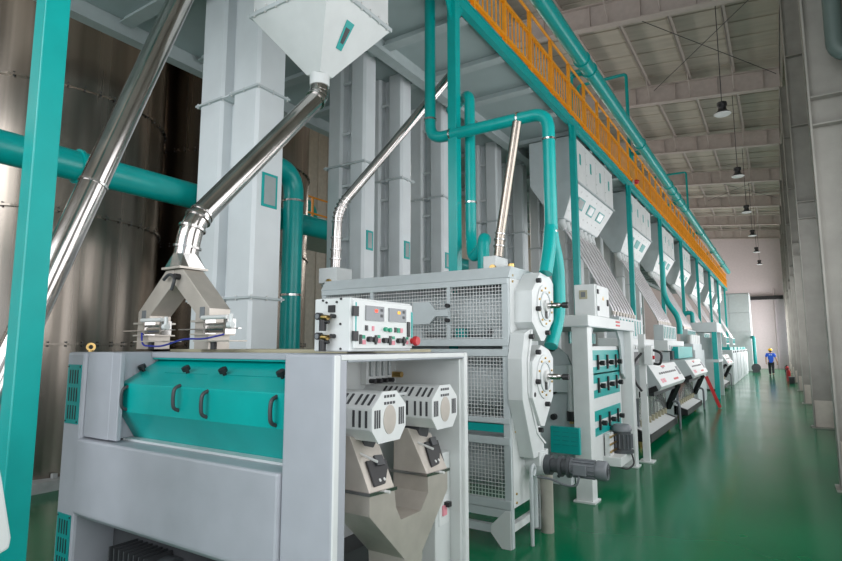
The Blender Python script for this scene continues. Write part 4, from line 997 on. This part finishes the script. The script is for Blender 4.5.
mk('body', MB().cyl((-1.55, 47.4, .35), (-1.55, 47.9, .35), .3, n=16), 'darkgrey', mk_); mk('base', MB().box(-1.8, -1.3, 47.3, 48, 0, .12), 'darkgrey', mk_)
# teal S-shaped riser pipes between the posts
pipe('s_bend_pipe', [PY(662, 262, 19.2), PY(664, 298, 19.2), PY(679, 318, 19.2), PY(680, 334, 19.2)], .085, 'teal S-bend pipe hanging between the second and third bulk hoppers', rad=.35)
pipe('s_bend_pipe', [PY(683, 340, 24.2), PY(683, 314, 24.2), PY(692, 312, 24.2), PY(694, 340, 24.2)], .085, 'teal pipe bent like an upturned U below the third bulk hopper', rad=.2)

# ================================================================== high bay lamps
for i, (u, v) in enumerate([(0, 0), (0, 0), (722, 105), (737, 174), (746, 212), (755, 237), (759, 254), (762, 267)]):
    y = 3.4+6.5*i; c = Vector((-.9, y, 8.1))
    t = thing('high_bay_lamp', 'black high bay lamp on a thin rod, %s counting from the far end wall' % ORD[7-i], 'lamp', (c.x, c.y, c.z), 'high bay lamps over the aisle')
    k_ = .64; Z = lambda dz: (c.x, y, c.z+dz*k_)
    mk('rod', MB().cyl(Z(.45), (c.x, y, zroof(c.x)-.02), .012, n=6), 'darkgrey', t)
    mk('heat_sink', MB().tube([Z(.10), Z(.30), Z(.31), Z(.45)], [.17*k_, .15*k_, .20*k_, .19*k_], 16), 'black', t)
    mk('reflector', MB().tube([Z(-.05), Z(.10)], [.34*k_, .18*k_], 20), 'darkgrey', t)
    mk('diffuser', MB().tube([Z(-.09), Z(-.05)], [.28*k_, .335*k_], 20), 'lampwhite', t)

# ================================================================== walker at the far end
def skin_body(name, verts, edges, radii, mt, parent, lv=2):
    me = bpy.data.meshes.new(name); me.from_pydata([tuple(v) for v in verts], edges, []); me.update()
    o = bpy.data.objects.new(name, me); COL.objects.link(o)
    sk = o.modifiers.new('skin', 'SKIN'); sk.use_smooth_shade = True
    for i, r in enumerate(radii): me.skin_vertices[0].data[i].radius = (r if isinstance(r, tuple) else (r, r))
    me.skin_vertices[0].data[0].use_root = True
    sb_ = o.modifiers.new('sub', 'SUBSURF'); sb_.levels = lv; sb_.render_levels = lv
    me.materials.append(MATS[mt]); o.parent = parent
    if parent.type == 'EMPTY': o.matrix_parent_inverse = Matrix.Translation(-parent.location)
    return o
px_, py_ = -.55, 42.6
pr_ = thing('person', 'person in blue work shirt, dark trousers and yellow helmet walking down the aisle', 'person', (px_, py_, 0))
W = lambda x, y, z: Vector((px_+x, py_+y, z))
# body: pelvis, spine, neck, head, arms, legs (seen from behind, mid-stride)
V = [W(0,0,.93), W(0,.01,1.12), W(0,.02,1.33), W(0,.03,1.46), W(0,.04,1.60),
     W(-.19,.02,1.40), W(-.27,.0,1.15), W(-.27,.10,.92), W(-.265,.13,.83),
     W(.19,.02,1.40), W(.28,-.03,1.14), W(.34,-.02,.90), W(.35,-.01,.81),
     W(-.09,.0,.86), W(-.09,.12,.49), W(-.09,.06,.09), W(-.09,.20,.05),
     W(.09,.0,.86), W(.09,-.03,.48), W(.09,-.20,.14), W(.09,-.10,.05)]
Ed = [(0,1),(1,2),(2,3),(3,4),(2,5),(5,6),(6,7),(7,8),(2,9),(9,10),(10,11),(11,12),(0,13),(13,14),(14,15),(15,16),(0,17),(17,18),(18,19),(19,20)]
Rr = [(.15,.11),(.14,.10),(.17,.11),.055,.085,.07,.048,.036,.03,.07,.048,.036,.03,.095,.065,.042,.04,.095,.065,.042,.04]
body = skin_body('body', V, Ed, Rr, 'skin', pr_)
for sgn, base in ((-1, W(-.265,.13,.83)), (1, W(.35,-.01,.81))):
    for k in range(5):
        dx = (k-2)*.016; ln = (.06, .075, .08, .075, .055)[k] if k else .05
        mk('finger', MB().tube([base+Vector((dx, .01, -.01)), base+Vector((dx*1.2-sgn*.01, .02, -.02-ln*.6)), base+Vector((dx*1.2-sgn*.025, .025, -.02-ln))], [.009, .0085, .006], 6), 'skin', body)
Vs = [W(0,0,.78), W(0,.01,1.12), W(0,.02,1.33), W(0,.03,1.44), W(-.19,.02,1.40), W(-.26,.0,1.19), W(.19,.02,1.40), W(.265,-.025,1.18)]
skin_body('shirt', Vs, [(0,1),(1,2),(2,3),(2,4),(4,5),(2,6),(6,7)], [(.175,.125),(.165,.12),(.19,.13),.075,.085,.07,.085,.07], 'shirt', pr_)
Vt = [W(0,0,.95), W(-.09,.0,.84), W(-.09,.12,.49), W(-.09,.06,.10), W(.09,.0,.84), W(.09,-.03,.48), W(.09,-.20,.16)]
skin_body('trousers', Vt, [(0,1),(1,2),(2,3),(0,4),(4,5),(5,6)], [(.16,.115),.11,.085,.068,.11,.085,.068], 'trousers', pr_)
for (a_, b_) in ((W(-.09,.04,.045), W(-.09,.24,.04)), (W(.09,-.22,.08), W(.09,-.06,.03))):
    mk('shoe', MB().tube([a_, a_.lerp(b_, .4), b_], [.05, .05, .035], 10), 'black', pr_)
hm = MB(); c = W(0, .04, 1.63)
rings_ = []
for (r, z) in ((.15, .0), (.125, .012), (.12, .06), (.09, .11), (.03, .135)): rings_.append((r, z))
hm.tube([c+Vector((0, 0, z)) for r, z in rings_], [r for r, z in rings_], 18)
mk('helmet', hm, 'helmet', pr_)
mk('hair', MB().tube([c+Vector((0, -.0, -.10)), c+Vector((0, 0, -.04)), c+Vector((0, 0, .03))], [.07, .092, .10], 14), 'hair', pr_)
for s in (-1, 1): mk('ear', MB().tube([c+Vector((s*.085, 0, -.05)), c+Vector((s*.10, -.01, -.02)), c+Vector((s*.088, 0, .0))], [.008, .014, .008], 8), 'skin', body)
mk('nose', MB().tube([c+Vector((0, .085, -.01)), c+Vector((0, .115, -.05)), c+Vector((0, .085, -.06))], [.01, .016, .01], 8), 'skin', body)
for i in range(2): mk('shirt_mark', MB().box(px_-.09+i*.1, px_-.02+i*.1, py_-.118, py_-.105, 1.33, 1.38), 'panelwhite', pr_)

# fire extinguishers by the far columns
for (y, lb_) in ((36.9, 'red fire extinguisher standing by the right wall columns'), (43.4, 'small red fire extinguisher near the walking person')):
    x = .30
    t = thing('fire_extinguisher', lb_, 'extinguisher', (x, y, 0))
    mk('cylinder', MB().tube([(x, y, 0), (x, y, .52), (x, y, .60), (x, y, .64)], [.10, .10, .06, .04], 16), 'red', t)
    mk('valve', MB().box(x-.03, x+.03, y-.1, y+.06, .64, .70), 'black', t)
    mk('hose', MB().tube(bend([(x, y-.06, .66), (x-.12, y-.1, .6), (x-.12, y-.1, .25)], .1, 4), .02, 8), 'black', t)
tb = thing('toolbox', 'small dark box on the floor beside the fire extinguisher', 'box', (.42, 34.4, 0))
mk('body', MB().box(.28, .52, 34.1, 34.7, 0, .28), 'black', tb, .01); mk('lid', MB().box(.27, .53, 34.09, 34.71, .28, .34), 'darkgrey', tb)

# ================================================================== white cover of the neighbouring machine at the left edge
cv = thing('milling_machine', 'edge of a white milling machine with a rounded cover by the foreground teal post', 'machine', (-3.6, .1, 0))
cpix = [(-60, 430), (-3, 448), (3, 480), (12, 538), (10, 549), (-2, 556), (-60, 575)]
cp_ = [PX(u, v, -2.6) for u, v in cpix]
mk('shell', MB().prism(cp_, (-.35, 0, 0)), 'panelwhite', cv, .012)
zt_ = pl2.z-.10
mk('body', MB().box(-4.75, -2.96, -.9, 1.0, 0, min(1.2, zt_)), 'lilac', cv, .012)
mk('inlet_box', MB().box(-4.30, -4.0, .72, .99, min(1.2, zt_), pl2.z+.12), 'brushed', cv)

# orange landing rail and teal pipe seen between the elevators
ld = thing('rear_landing', 'grey rear landing with an orange rail beyond the tanks', 'landing', (-11.6, 12, 0))
mk('deck', MB().box(-12.6, -10.6, 9.9, 14.5, 4.95, 5.05), 'deckbeam', ld)
for y in (10.0, 11.0, 12.0, 13.0, 14.4):
    mk('rail_post', MB().box(-10.66, -10.61, y-.025, y+.025, 5.05, 5.98), 'orange', ld)
for y in (10.0, 14.4):
    mk('post', MB().box(-10.7, -10.62, y-.04, y+.04, 0, 4.95), 'deckbeam', ld)
for z in (5.95, 5.5, 5.06): mk('rail', MB().box(-10.66, -10.62, 10.0, 14.4, z, z+.04), 'orange', ld)
pipe('landing_pipe', [(-12.2, 11.2, 5.05), (-12.2, 11.2, 6.3), (-12.2, 12.6, 6.3), (-12.2, 12.6, 5.05)], .2, 'teal arched pipe standing on the rear landing', rad=.5)
